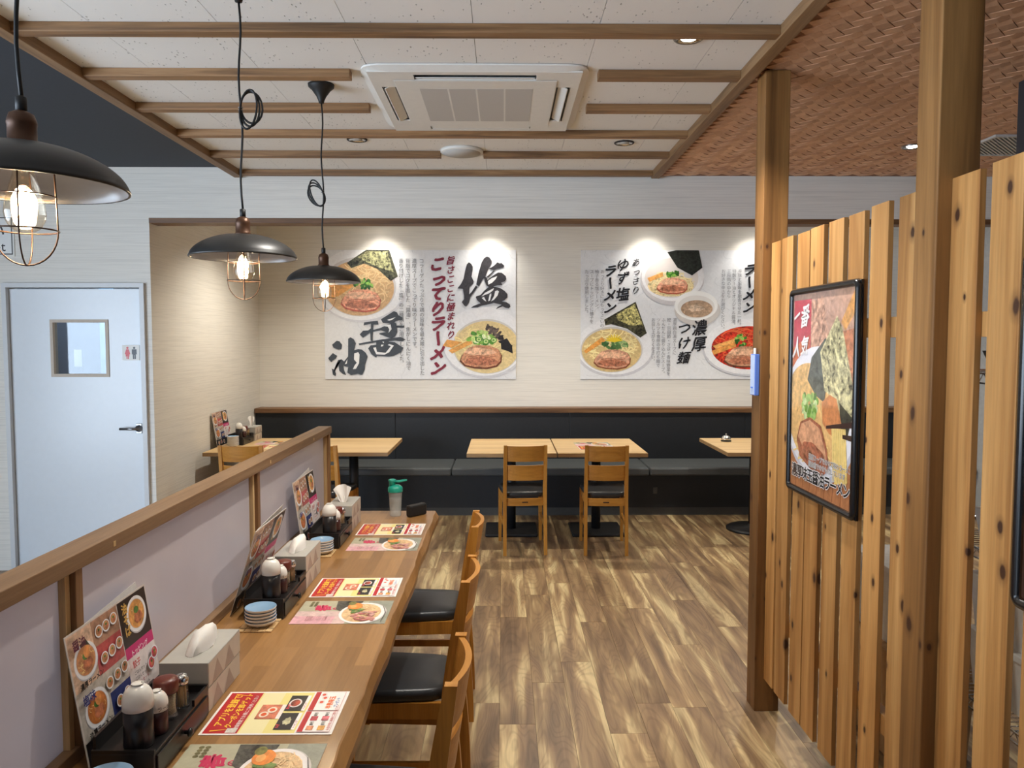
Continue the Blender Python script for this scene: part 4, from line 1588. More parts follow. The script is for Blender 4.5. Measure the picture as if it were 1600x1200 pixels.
downlight(-0.83, 4.44, False, 'unlit downlight left of the ceiling speaker')
downlight(0.695, 4.497, False, 'unlit downlight right of the ceiling speaker')
downlight(0.697, 2.955, True, 'lit downlight in the white ceiling near the woven ceiling', 46)
downlight(0.697, 1.46, True, 'added unseen downlight in the white ceiling above and behind the near post', 6)  # extra lamp out of view, continues the row for more light
downlight(2.345, 4.46, True, 'lit downlight in the woven ceiling beyond the near post', 34, Z_RIGHT - 0.006)
downlight(-0.28, 2.52, True, 'added unseen downlight in the white ceiling above the counter chairs', 38)  # extra lamp out of view, put in to brighten counter and partition
downlight(2.3, 2.3, True, 'lit downlight in the woven ceiling above the wire rack', 40, Z_RIGHT - 0.006)
for x, lab in ((-1.18, 'alcove wall washer above the poster bowl with nori'), (-0.14, 'alcove wall washer above the salt lettering'), (1.41, 'alcove wall washer above the noodle plate'), (2.45, 'alcove wall washer beyond the far post')):
    t = thing('wall_washer', lab, 'downlight', (x, 7.37, 2.7495), group='alcove wall washers behind the header')
    MB().lathe([(0.055, 0), (0.055, -0.006), (0.045, -0.008), (0.045, -0.001)], 28, caps=False).build('trim_ring', 'plastic_w', t)
    MB().lathe([(0.04, -0.002), (0.0, -0.004)], 24).build('lens', 'lens_on', t)
    lamp_light('wall_washer_lamp', 'SPOT', (x, 7.33, 2.73), 9, (1.0, 0.95, 0.86), 0.03, 1.75, 0.9, (x, 7.6, 1.9))
for x, lab in ((-1.6, 'alcove downlight over the left tables'), (0.42, 'alcove downlight over the centre tables'), (2.4, 'alcove downlight over the right table')):
    t = thing('alcove_downlight', lab, 'downlight', (x, 6.3, 2.7495), group='alcove downlights over the tables')
    MB().lathe([(0.055, 0), (0.055, -0.006), (0.045, -0.008), (0.045, -0.001)], 28, caps=False).build('trim_ring', 'plastic_w', t)
    MB().lathe([(0.04, -0.002), (0.0, -0.004)], 24).build('lens', 'lens_on', t)
    lamp_light('alcove_lamp', 'SPOT', (x, 6.3, 2.73), 48, (1.0, 0.93, 0.80), 0.03, 2.3, 0.8, (x, 6.3, 0))

vt = thing('ceiling_vent', 'grey slatted ceiling vent beyond the near post', 'vent', (2.66, 4.20, Z_RIGHT - 0.006))
VW, VH = 0.52, 0.44
MB().box(0, VW, 0, 0.02, -0.012, 0).box(0, VW, VH - 0.02, VH, -0.012, 0).box(0, 0.02, 0.02, VH - 0.02, -0.012, 0).box(VW - 0.02, VW, 0.02, VH - 0.02, -0.012, 0).build('frame', 'plastic_g', vt)
B('duct_back', 'slot_dark', 0.02, VW - 0.02, 0.02, VH - 0.02, -0.003, -0.001, 0, vt)
for k in range(-18, 22):
    c = k * 0.026
    pts = []
    x0, x1 = max(0.02, 0.02 + c), min(VW - 0.02, VH - 0.02 + c)
    if x1 - x0 > 0.03:
        L = (x1 - x0) * math.sqrt(2)
        o = MB().box(0, L, -0.0045, 0.0045, -0.010, -0.0035).build('vent_slat', 'plastic_g', vt)
        o.location = (x0, x0 - c, 0)
        o.rotation_euler = (0, 0, PI / 4)


# ------------------------------------------------------------------ pendant lamps
def make_pendant(label, coil_side, coil_z, tilt):
    t = thing('pendant_lamp', label, 'lamp', group='black enamel pendant lamps over the counter')
    top = Z_CEIL
    zr = 1.862
    MB().lathe([(0.058, top - 0.001), (0.056, top - 0.012), (0.042, top - 0.024), (0.022, top - 0.052), (0.014, top - 0.07), (0.011, top - 0.082), (0, top - 0.083)], 32).build('canopy', 'cord', t)
    pts = [(0.004 * math.sin(k * 0.9), 0.002 * math.sin(k), top - 0.08 - (top - 0.08 - (zr + 0.148)) * k / 14) for k in range(15)]
    MB().tube(pts, 0.0036, 8).build('cord', 'cord', t)
    # loops of spare cord tied to the drop
    mb = MB()
    for q in range(3):
        lp = []
        rx, rz_ = 0.026 + 0.004 * q, 0.062 - 0.006 * q
        for k in range(26):
            an = 2 * PI * k / 26
            x, z = rx * math.cos(an) + coil_side * rx, rz_ * math.sin(an)
            ca, sa = math.cos(tilt + 0.12 * q), math.sin(tilt + 0.12 * q)
            lp.append((x * ca - z * sa, -0.006 + 0.004 * q + 0.004 * math.sin(an), coil_z + x * sa + z * ca))
        mb.tube(lp, 0.0034, 6, True)
    c = mb.build('cord_coil', 'cord', t)
    MB().ring(0.007, coil_z + 0.004, 0.0012, 12).ring(0.007, coil_z - 0.004, 0.0012, 12).build('tie', 'steel', c)
    MB().lathe([(0.009, zr + 0.125), (0.009, zr + 0.15), (0.006, zr + 0.152), (0.0, zr + 0.152)], 16).build('cord_sleeve', 'cord', t)
    MB().lathe([(0.024, zr + 0.068), (0.026, zr + 0.074), (0.0225, zr + 0.078), (0.0225, zr + 0.102), (0.0235, zr + 0.106), (0.0225, zr + 0.112), (0.019, zr + 0.122), (0.010, zr + 0.127), (0, zr + 0.1275)], 28).build('socket', 'bronze', t)
    R0 = 0.1635
    def shade_r(z):     # z from 0 at the rim up to .072
        return R0 * math.sqrt(max(0.0, 1 - (z / 0.0735) ** 1.75))
    prof = [(shade_r(0.072 * k / 14), zr + 0.072 * k / 14) for k in range(15)]
    prof[-1] = (0.022, zr + 0.0725)
    MB().lathe([(R0 - 0.003, zr - 0.002), (R0 + 0.0012, zr - 0.0022), (R0 + 0.0014, zr + 0.002)] + prof[1:], 64, caps=False).build('shade', 'shade_out', t)
    inn = [(r - 0.0025, z - 0.0015) for r, z in prof]
    inn[-1] = (0.018, zr + 0.069)
    MB().lathe(inn, 64, caps=False).build('shade_lining', 'shade_in', t)
    MB().lathe([(0.046, zr + 0.045), (0.046, zr + 0.035), (0.040, zr + 0.033), (0.018, zr + 0.05), (0.016, zr + 0.068)], 32, caps=False).build('inner_collar', 'shade_out', t)
    # cage
    cg = MB()
    cg.ring(0.0485, zr - 0.016, 0.0013, 36)
    cg.ring(0.0505, zr - 0.074, 0.0015, 36)
    for an in (0.35, 0.35 + PI / 2):
        pts = [(0.0455, zr + 0.038)] + [(0.0475, zr - 0.016), (0.0492, zr - 0.074)]
        arc = [(0.0492 * math.cos(PI / 2 * k / 8), zr - 0.074 - 0.060 * math.sin(PI / 2 * k / 8)) for k in range(1, 9)]
        half = pts + arc
        full = [(r * math.cos(an), r * math.sin(an), z) for r, z in half] + [(-r * math.cos(an), -r * math.sin(an), z) for r, z in half[::-1][1:]]
        cg.tube(full, 0.0015, 6)
    cg.build('wire_cage', 'wire', t)
    bl = [(0.013, zr + 0.052), (0.0135, zr + 0.036), (0.018, zr + 0.018), (0.0245, zr - 0.006), (0.0305, zr - 0.03), (0.0322, zr - 0.045), (0.030, zr - 0.058), (0.0235, zr - 0.070), (0.013, zr - 0.077), (0.0, zr - 0.079)]
    bulb = MB().lathe(bl, 32, caps=False).build('bulb', 'bulb_glass', t)
    MB().lathe([(0.014, zr + 0.03), (0.014, zr + 0.056), (0.0, zr + 0.057)], 18).build('bulb_base', 'steel', t)
    st = MB().lathe([(0.007, zr + 0.03), (0.0035, zr + 0.016), (0.003, zr - 0.002), (0.005, zr - 0.006), (0, zr - 0.007)], 12).build('glass_stem', 'glass', bulb)
    fl = MB()
    for k in range(6):
        a0, a1 = 2 * PI * k / 6, 2 * PI * (k + 0.5) / 6
        fl.tube([(0.006 * math.cos(a0), 0.006 * math.sin(a0), zr - 0.004), (0.0125 * math.cos(a1), 0.0125 * math.sin(a1), zr - 0.05)], 0.0017, 6)
    fl.build('filament', 'filament', bulb)
    return t


p1 = make_pendant('black pendant lamp cut by the left edge, nearest to the camera', 1, 2.4, 0.0)
p1.location = (-0.822, 1.345, 0)
p2 = make_pendant('black pendant lamp in the middle of the row over the counter', 1, 2.325, -0.1)
p2.location = (-0.827, 2.475, 0)
p3 = make_pendant('black pendant lamp farthest along the counter, before the poster', -1, 2.265, 0.35)
p3.location = (-0.812, 3.505, 0)
for y in (1.345, 2.475, 3.505):
    lamp_light('pendant_bulb_light', 'POINT', (-0.82, y, 1.835), 3.2, (1.0, 0.84, 0.62), 0.03)


# ------------------------------------------------------------------ counter-top things
def bent_text(txt, r, z, size, a0, col_mat, parent):
    mb = MB()
    x = 0.0
    for chx in txt:
        vs_, fs, adv = glyph(chx, 0.0)
        q = []
        for gx, gy in vs_:
            an = a0 + (x + gx * size) / r
            q.append((r * math.cos(an), r * math.sin(an), z + gy * size))
        mb.add(q, fs)
        x += adv * size
    return mb.build('cap_text', col_mat, parent)


def make_menu_stand():
    """laminated two-part menu, local x along its width, y up the sheet, z out of the print"""
    W_, H_ = 0.345, 0.285
    sh = MB()
    P = Print(W_, H_, 0, 0, 345, 285)
    P.rect(0, 0, 345, 285, S(206, 196, 190), 0.05)
    P.rect(4, 4, 205, 60, S(168, 128, 104), 0.3)
    P.rect(4, 60, 205, 122, S(176, 74, 74), 0.25)
    P.rect(4, 4, 96, 122, S(212, 178, 152), 0.3)
    P.rect(4, 122, 205, 226, S(190, 182, 172), 0.2)
    P.rect(120, 172, 230, 226, S(48, 58, 112), 0.2)
    P.rect(4, 226, 345, 281, S(28, 24, 28), 0.2)
    P.rect(208, 4, 341, 112, S(40, 26, 24), 0.2)
    P.rect(208, 112, 341, 138, S(196, 40, 112), 0.05)
    P.rect(208, 138, 341, 226, S(232, 222, 220), 0.08)
    ramen(P, 58, 70, 44, 0.86, S(204, 140, 92), seed=2, small=True, egg=True, nori=True)
    ramen(P, 66, 176, 46, 0.86, S(196, 118, 62), seed=3, small=True, egg=True)
    ramen(P, 284, 52, 46, 0.9, S(214, 152, 84), seed=4, small=True)
    for i, (x, y) in enumerate(((120, 32), (150, 30), (182, 26), (122, 92), (154, 88), (186, 84), (122, 148), (156, 144), (188, 140), (146, 200), (180, 196))):
        ramen(P, x, y, 15, 0.86, S(198, 138, 92), seed=5 + i, small=True)
    for i, (x, y, c) in enumerate(((40, 254, S(190, 120, 70)), (92, 250, S(150, 40, 50)), (150, 254, S(190, 130, 80)), (300, 180, S(206, 80, 90)), (320, 162, S(196, 60, 90)))):
        ramen(P, x, y, 17, 0.9, c, seed=20 + i, small=True)
    P.htext('醤油', 10, 26, 24, S(92, 30, 60), 0.03)
    P.htext('塩味', 10, 142, 24, S(40, 50, 120), 0.03)
    P.htext('濃厚ラーメン', 10, 112, 15, S(30, 26, 26), 0.04)
    P.htext('淡麗ラーメン', 10, 214, 15, S(30, 26, 26), 0.04)
    P.vtext('油そば', 222, 8, 26, S(212, 168, 84), 0.04)
    P.htext('トッピング', 216, 126, 16, S(246, 236, 240), 0.02)
    P.htext('餃子', 214, 152, 18, S(196, 60, 60), 0.03)
    for k in range(4):
        P.htext('ごはんセット', 214, 172 + k * 13, 10, S(40, 34, 34) if k != 2 else S(180, 30, 40), 0.01)
    return W_, H_, P


W_, H_, MENU_P = make_menu_stand()
menu_mesh = None


def menu_stand(label, bn, tn_, bf, tf):
    """corners in space: bottom near, top near, bottom far, top far; the face looks toward the counter"""
    global menu_mesh
    bn, tn_, bf, tf = [Vector(q) for q in (bn, tn_, bf, tf)]
    xa = (bf - bn).normalized()
    ya = (tn_ - bn)
    ya = (ya - xa * ya.dot(xa)).normalized()
    za = xa.cross(ya)
    t = thing('menu_sheet', label, 'menu', bn, group='upright menus beside the condiments')
    m = Matrix.Identity(4)
    for i in range(3):
        m[i][0], m[i][1], m[i][2] = xa[i], ya[i], za[i]
    m.translation = bn
    t.matrix_world = m
    MB().box(0, W_, 0, H_, -0.0015, 0).build('card', 'menu_edge', t)
    if menu_mesh is None:
        o = MENU_P.build('print', t)
        menu_mesh = o.data
    else:
        link('print', menu_mesh, t)
    # folded second leaf behind
    MB().add([(0.04, 0.0, -0.003), (W_ - 0.01, 0.0, -0.003), (W_ - 0.015, H_ + 0.012, -0.012), (0.04, H_ - 0.006, -0.006), (0.04, 0.0, -0.0042), (W_ - 0.01, 0.0, -0.0042), (W_ - 0.015, H_ + 0.012, -0.0132), (0.04, H_ - 0.006, -0.0072)],
             [(0, 1, 2, 3), (7, 6, 5, 4), (0, 4, 5, 1), (1, 5, 6, 2), (2, 6, 7, 3), (3, 7, 4, 0)]).build('back_leaf', 'menu_edge', t)
    return t


def condiment_box(x, y, z, label):
    t = thing('condiment_box', label, 'box', (x, y, z), group='black condiment boxes with a drawer')
    # right face at x, runs from y to y+.28
    MB().box(-0.125, -0.001, 0, 0.28, 0, 0.058, 0.001).build('body', 'lacquer', t)
    MB().box(-0.125, 0, 0.0, 0.006, 0.058, 0.066).box(-0.125, 0, 0.272, 0.28, 0.058, 0.074).box(-0.125, -0.119, 0.008, 0.272, 0.058, 0.09).box(-0.006, 0, 0.2, 0.272, 0.058, 0.072).build('tray_rim', 'lacquer', t)
    d = MB().box(-0.001, 0.003, 0.01, 0.27, 0.006, 0.05, 0.0008).build('drawer', 'lacquer', t)
    MB().lathe([(0.004, 0), (0.004, 0.006), (0.009, 0.008), (0.010, 0.012), (0.006, 0.016), (0, 0.0165)], 16, mtx=Matrix.Translation((0.003, 0.14, 0.03)) @ Matrix.Rotation(PI / 2, 4, 'Y')).build('knob', 'lacquer', d)
    return t


def dome_bottle(x, y, z, label, r, hb, hc, body, grp, text=None):
    t = thing('sauce_bottle', label, 'bottle', (x, y, z), group=grp)
    MB().lathe([(0, 0), (r * 0.93, 0), (r * 0.97, 0.004), (r * 0.95, hb * 0.5), (r * 0.94, hb), (0, hb)], 32).build('body', body, t)
    pr = [(r * 0.99, hb + 0.0005), (r * 1.0, hb + hc * 0.3)]
    for k in range(1, 8):
        an = PI / 2 * k / 8
        pr.append((r * math.cos(an) ** 0.9, hb + hc * 0.3 + hc * 0.66 * math.sin(an)))
    pr += [(r * 0.42, hb + hc * 0.97), (r * 0.36, hb + hc * 0.99), (0, hb + hc * 0.985)]
    cap = MB().lathe([(0, hb + 0.0005)] + pr, 32).build('cap', 'cap_w', t)
    MB().lathe([(0.0025, hb + hc * 0.95), (0.0025, hb + hc * 1.03), (0, hb + hc * 1.035)], 10, c=(r * 0.3, r * 0.1)).build('spout', 'cap_w', cap)
    if text:
        bent_text(text, r * 1.012, hb + hc * 0.08, 0.011, -1.15, 'thread', cap)
    return t


def spice_jar(x, y, z, label):
    t = thing('spice_jar', label, 'jar', (x, y, z), group='glass spice jars with maroon caps')
    MB().lathe([(0, 0.001), (0.022, 0.001), (0.024, 0.004), (0.022, 0.014), (0.0205, 0.03), (0.0215, 0.05), (0.0225, 0.058)], 28, caps=False).build('glass', 'glass', t)
    MB().lathe([(0, 0.012), (0.0195, 0.012), (0.0185, 0.03), (0.0198, 0.05), (0, 0.052)], 24).build('contents', 'sesame', t)
    MB().lathe([(0.0, 0.058), (0.025, 0.058), (0.0262, 0.062), (0.0262, 0.082), (0.0235, 0.087), (0.012, 0.089), (0, 0.089)], 32).build('cap', 'brown_cap', t)
    return t


def pick_holder(x, y, z, label):
    t = thing('toothpick_holder', label, 'toothpick holder', (x, y, z), group='glass toothpick holders with chrome lids')
    MB().lathe([(0, 0.001), (0.0165, 0.001), (0.0175, 0.004), (0.0145, 0.03), (0.0125, 0.055)], 20, caps=False).build('glass', 'glass', t)
    pk = MB()
    r_ = random.Random(3)
    for k in range(16):
        an, d = r_.uniform(0, 2 * PI), 0.009 * math.sqrt(r_.random())
        pk.tube([(d * 1.1 * math.cos(an), d * 1.1 * math.sin(an), 0.003), (d * math.cos(an + 0.3), d * math.sin(an + 0.3), 0.056)], 0.0011, 5)
    o = pk.build('toothpicks', 'pick', t)
    o['kind'] = 'stuff'
    MB().lathe([(0.0138, 0.052), (0.0148, 0.056), (0.0148, 0.066), (0.012, 0.070), (0.010, 0.0735), (0.004, 0.0745), (0, 0.0745)], 22).build('lid', 'chrome', t)
    return t


def tissue_box(x, y, z, label, style, ln=0.215, rz=0.0):
    """right face at x, near end at y"""
    t = thing('tissue_box', label, 'tissue box', (x, y, z), rz, group='two-tier grey tissue boxes')
    MB().box(-0.112, 0, 0, ln, 0, 0.057, 0.0015).build('lower_box', 'tissue_side', t)
    u = MB().box(-0.115, 0.001, -0.001, ln + 0.001, 0.0595, 0.120, 0.002).build('upper_box', 'tissue_box', t)
    MB().box(-0.1, -0.01, 0.01, ln - 0.01, 0.057, 0.0595).build('shadow_gap', 'slot_dark', t)
    # triangle print on the right sides
    tri = MB()
    for z0, k in ((0.061, 0.001), (0.001, 0.0)):
        for y0 in (0.02, 0.10):
            xx = k + 0.0006
            tri.add([(xx, y0, z0 + 0.002), (xx, y0 + 0.07, z0 + 0.002), (xx, y0 + 0.035, z0 + 0.05)], [(0, 1, 2)])
    tri.build('side_print', 'tissue_tri', t)
    side = MB().add([(0.0014, 0.001, 0.062), (0.0014, ln - 0.001, 0.062), (0.0014, ln - 0.001, 0.117), (0.0014, 0.001, 0.117)], [(0, 1, 2, 3)])
    side.build('side_panel', 'tissue_side', t)
    # pulled tissue
    vs_, fs = [], []
    nu, nv = 14, 12
    for i in range(nu):
        for j in range(nv):
            u_, v_ = i / (nu - 1), j / (nv - 1)
            if style == 'low':        # lying fold along the box
                prof_ = max(0.0, math.sin(PI * u_)) ** 0.45
                yy = 0.03 + 0.155 * u_
                w2 = 0.027 * prof_ + 0.0005
                hgt = 0.050 * prof_ * (0.75 + 0.3 * u_)
                vv_ = 2 * v_ - 1
                xx = -0.057 + vv_ * w2 + 0.010 * (1 - vv_ * vv_) + 0.003 * math.sin(9 * u_ + 4 * v_) * prof_
                zz_ = 0.1205 + hgt * (1 - abs(vv_) ** 2.5) ** 0.8 + 0.0018 * math.sin(23 * u_ + 17 * v_) * prof_
            else:                     # upright tuft
                an = (v_ - 0.5) * 2.4
                rr_ = 0.012 + 0.034 * u_ * (0.75 + 0.25 * math.sin(5 * v_ + 1)) * (1.0 if style == 'tuft' else 0.6)
                hgt = 0.07 * u_ * (0.72 + 0.45 * math.sin(2.2 * v_ + 0.3)) * (1.0 if style == 'tuft' else 1.15)
                xx = -0.057 + rr_ * math.sin(an * 1.3) + 0.004 * math.sin(14 * v_)
                yy = ln * 0.42 + rr_ * math.cos(an * 1.3) * 0.6 - 0.01 + 0.006 * math.sin(11 * v_ + 3 * u_)
                zz_ = 0.1195 + hgt
            vs_.append((xx, yy, zz_))
    for i in range(nu - 1):
        for j in range(nv - 1):
            fs.append((i * nv + j, (i + 1) * nv + j, (i + 1) * nv + j + 1, i * nv + j + 1))
    MB().add(vs_, fs, True).build('tissue', 'paper', t)
    return t


plate_m = None


def plates(x, y, z, n, where, r=0.046):
    global plate_m
    if plate_m is None:
        pr = [(0, 0), (0.026, 0), (0.0265, 0.004), (0.040, 0.008), (0.0455, 0.0125), (0.0472, 0.0165), (0.0466, 0.0185), (0.0448, 0.0182), (0.039, 0.0135), (0.025, 0.0085), (0, 0.008)]
        lo = MB().lathe(pr[:7], 40, caps=False).mesh('plate_body')
        lo.materials.append(M['plate_w'])
        hi = MB().lathe(pr[6:], 40, caps=False).mesh('glaze')
        hi.materials.append(M['plate_b'])
        plate_m = (lo, hi)
    ords = ['bottom', 'second', 'middle', 'fourth', 'fifth', 'sixth', 'seventh', 'eighth']
    for k in range(n):
        nm = 'top' if k == n - 1 else ords[k]
        t = thing('small_plate', '%s plate of the blue and white stack %s' % (nm, where), 'plate', (x + 0.0006 * math.sin(k * 2), y, z + 0.0098 * k), k * 0.4, group='small plates stacked beside the condiments')
        link('plate_body', plate_m[0], t)
        link('glaze', plate_m[1], t)


def coaster(x, y, z, label):
    t = thing('bamboo_coaster', label, 'coaster', (x, y, z), group='slatted bamboo coasters under the plates')
    for k in range(5):
        MB().box(-0.052 + 0.021 * k, -0.0325 + 0.021 * k, -0.053, 0.053, 0, 0.004, 0.0008).build('strip', 'bamboo', t)
    for yy in (-0.03, 0.03):
        B('binding_thread', 'thread', -0.052, 0.052, yy - 0.0012, yy + 0.0012, 0.0035, 0.0045, 0, t)


def sheet_red():
    P = Print(0.21, 0.297, 0, 0, 210, 297)
    R_ = S(186, 26, 38)
    P.rect(0, 0, 210, 297, S(244, 240, 236), 0.0)
    P.rect(6, 6, 204, 84, R_, 0.05)
    P.rect(6, 84, 204, 212, S(236, 222, 140), 0.0)
    P.rect(6, 88, 204, 140, S(240, 230, 178), 0.0)
    P.htext('アプリを登録で', 38, 28, 22, S(250, 210, 60), 0.03, 1.0)
    P.htext('クーポンを即ゲット', 30, 53, 19, S(250, 210, 60), 0.03, 1.0)
    P.htext('ご登録限定でお得にご利用ください', 12, 74, 11, S(246, 240, 236), 0.01, 1.0)
    for sx in (1, -1):
        P.stroke([(24 if sx > 0 else 186, 62), (16 if sx > 0 else 194, 20)], [1, 5], S(250, 190, 60))
    P.up()
    P.rect(8, 56, 28, 80, S(222, 214, 206), 0.4)
    P.rect(70, 102, 140, 150, S(206, 120, 90), 0.4)
    for ex, ey in ((92, 118), (114, 132)):
        P.ell(ex, ey, 14, 11, S(240, 226, 206)); P.ell(ex, ey, 8, 6.5, S(226, 92, 40), 0.1)
    P.rect(70, 150, 140, 160, S(244, 236, 226))
    for x0 in (20, 108):
        P.rect(x0, 160, x0 + 78, 200, S(34, 32, 34), 0.2)
        P.rect(x0, 200, x0 + 78, 208, S(246, 242, 238))
        P.htext('トッピング', x0 + 6, 204, 7, R_, 0.02)
    P.ell(147, 178, 22, 15, S(228, 222, 220)); P.ell(147, 178, 17, 11, S(176, 74, 50), 0.5)
    P.ell(58, 182, 17, 9, S(206, 200, 160), 0.5, wob=0.2)
    P.htext('麺大盛', 116, 166, 8, S(236, 80, 90), 0.03)
    P.htext('ねぎ', 26, 166, 9, S(236, 80, 90), 0.03)
    for x0, x1 in ((8, 104), (108, 204)):
        P.rect(x0, 216, x1, 290, S(216, 160, 160)); P.rect(x0 + 1, 217, x1 - 1, 289, S(246, 243, 240))
        P.rect(x0 + 1, 217, x1 - 1, 229, R_)
    for ex, ey in ((150, 240), (172, 244), (188, 238)):
        P.ell(ex, ey, 11, 8, S(232, 226, 222)); P.ell(ex, ey, 6, 4.5, S(222, 80, 50))
    P.htext('半熟味玉', 116, 262, 16, S(232, 110, 40), 0.05)
    P.htext('プレゼント', 122, 278, 10, S(60, 110, 180), 0.03)
    for k, (x0, y0) in enumerate(((14, 234), (58, 234), (14, 260), (58, 260))):
        P.rect(x0, y0, x0 + 20, y0 + 16, (S(226, 150, 110), S(206, 80, 90), S(230, 170, 90), S(214, 110, 120))[k], 0.4)
        P.htext('割引', x0 + 22, y0 + 8, 9, S(60, 56, 56), 0.02)
    P.htext('お会計時に画面をご提示ください', 12, 284, 8, R_, 0.01)
    return P


def sheet_spring():
    P = Print(0.21, 0.297, 0, 0, 210, 297)
    P.rect(0, 0, 210, 297, S(182, 178, 152), 0.06)
    P.rect(0, 0, 110, 170, S(214, 186, 180), 0.12)
    P.rect(0, 0, 66, 130, S(220, 168, 176), 0.15)
    P.rect(0, 215, 210, 297, S(150, 152, 138), 0.12)
    for k in range(8):
        P.ell(160 + 12 * (k % 4), 30 + 14 * (k // 4), 6, 6, S(112, 106, 72), 0.2, n=14)
        P.up()
    R_ = S(206, 44, 92)
    P.vtext('春', 140, 46, 56, R_, 0.05, 1.0, 0, 0.1, 1.0, 0.03)
    P.vtext('の麺', 134, 104, 24, R_, 0.03)
    for k in range(4):
        P.vtext('春野菜たっぷりの塩', 60 - k * 11, 40, 7.5, S(150, 96, 96), 0.0, 1.0)
    P.poly([(206, 110), (206, 196), (150, 190), (104, 140), (128, 118)], S(74, 72, 66), 0.8)
    P.ell(92, 214, 96, 74, S(206, 200, 196), 0.05)
    P.ell(94, 210, 94, 73, S(240, 234, 232), 0.03)
    P.ell(94, 208, 82, 62, S(224, 186, 140), 0.3)
    noodles(P, 110, 220, 66, 48, S(238, 206, 158), 60, 2.6, 12)
    greens(P, 116, 190, 30, 22, 31, 26, [S(60, 90, 44), S(92, 124, 60), S(130, 150, 84)])
    P.ell(150, 178, 30, 24, S(236, 142, 62), 0.15, wob=0.03)
    P.ell(148, 172, 15, 10, S(248, 180, 104), 0.1)
    P.ell(176, 164, 17, 13, S(132, 130, 70), 0.4)
    r_ = random.Random(5)
    for k in range(22):
        P.ell(60 + r_.uniform(-34, 34), 220 + r_.uniform(-34, 34), 13, 6, random.choice([S(216, 150, 140), S(188, 112, 108), S(230, 180, 168)]), 0.4, r_.uniform(0, 3), 14, wob=0.2, up=(k % 3 == 2))
    P.up()
    P.stroke([(8, 282), (90, 286), (150, 270)], [1.5, 2.4, 1.5], S(64, 60, 58), up=True)
    return P


sheets = {}


def flat_sheet(kind, x, y, z, rz, label, grp):
    """sheet laid flat, its top edge toward -X when rz = 0; (x, y) its near left corner on the table"""
    t = thing('menu_leaflet', label, 'leaflet', (x, y, z), rz, group=grp)
    # local print x -> +Y, print up -> -X
    m = Matrix(((0, -1, 0, 0.297), (1, 0, 0, 0), (0, 0, 1, 0.0012), (0, 0, 0, 1)))
    MB().box(0, 0.297, 0, 0.21, 0.0003, 0.0012).build('sheet', 'menu_edge', t)
    if kind not in sheets:
        sheets[kind] = (sheet_red if kind == 'red' else sheet_spring)().build('print', t, m).data
    else:
        o = link('print', sheets[kind], t)
        o.matrix_local = m
    return t


GR, GSP = 'red and yellow coupon leaflets', 'green and pink spring ramen leaflets'
stations = [(1.49, 'at the near end of the counter', 1.41), (2.385, 'in the middle of the counter', 2.33), (3.206, 'at the far end of the counter', 3.13)]
for i, (y0, where, yp) in enumerate(stations):
    condiment_box(-0.694, y0, CZ + 0.0003, 'black condiment box with a small drawer ' + where)
    zt = CZ + 0.0585
    dome_bottle(-0.742, y0 + 0.038, zt, 'large soy sauce bottle with white domed cap ' + where, 0.030, 0.077, 0.052, 'soy', 'large soy sauce bottles')
    dome_bottle(-0.728, y0 + 0.090, zt, 'short chilli oil bottle with white domed cap ' + where, 0.0225, 0.048, 0.042, 'chilli', 'short chilli oil bottles', 'ラー油')
    spice_jar(-0.735, y0 + 0.150, zt, 'glass spice jar with maroon cap ' + where)
    pick_holder(-0.722, y0 + 0.200, zt, 'glass toothpick holder with chrome lid ' + where)
    tissue_box(-0.697, y0 + 0.2885, CZ + 0.0003, ('grey tissue box with a flat white tissue ', 'grey tissue box with a low folded tissue ', 'grey tissue box with an upright white tissue ')[i] + where, ('low', 'low', 'tuft')[i])
    coaster(-0.752, yp, CZ + 0.0003, 'bamboo coaster under the plates ' + where)
    plates(-0.748, yp, CZ + 0.0045, 5, where)
menu_stand('upright menu leaning back on the partition near the camera', (-0.838, 1.520, CZ + 0.001), (-0.882, 1.512, 1.0), (-0.838, 1.865, CZ + 0.001), (-0.882, 1.857, 1.0))
menu_stand('upright menu tipped forward over the bottles in the middle of the counter', (-0.872, 2.415, CZ + 0.001), (-0.790, 2.400, 0.98), (-0.872, 2.76, CZ + 0.001), (-0.79, 2.745, 0.98))
menu_stand('upright menu leaning back on the partition at the far end of the counter', (-0.842, 3.19, CZ + 0.001), (-0.882, 3.185, 1.0), (-0.842, 3.535, CZ + 0.001), (-0.882, 3.53, 1.0))
flat_sheet('red', -0.682, 1.673, CZ, 0, 'red and yellow coupon leaflet nearest to the camera', GR)
flat_sheet('spring', -0.682, 1.424, CZ, 0, 'green and pink spring ramen leaflet cut by the bottom edge', GSP)
flat_sheet('red', -0.668, 2.592, CZ, 0.01, 'red and yellow coupon leaflet in the middle of the counter', GR)
flat_sheet('spring', -0.667, 2.344, CZ, 0, 'green and pink spring ramen leaflet in the middle of the counter', GSP)
flat_sheet('red', -0.670, 3.432, CZ, 0, 'red and yellow coupon leaflet at the far end of the counter', GR)
flat_sheet('spring', -0.661, 3.172, CZ, 0, 'green and pink spring ramen leaflet at the far end of the counter', GSP)
# on the centre table, upside down for the bench side
flat_sheet('red', 0.615, 6.12, CZ + 0.0004, 0.04, 'red and yellow coupon leaflet on the centre table', GR)
flat_sheet('spring', 0.60, 6.34, CZ + 0.0004, 0.02, 'pink spring ramen leaflet on the centre table', GSP)

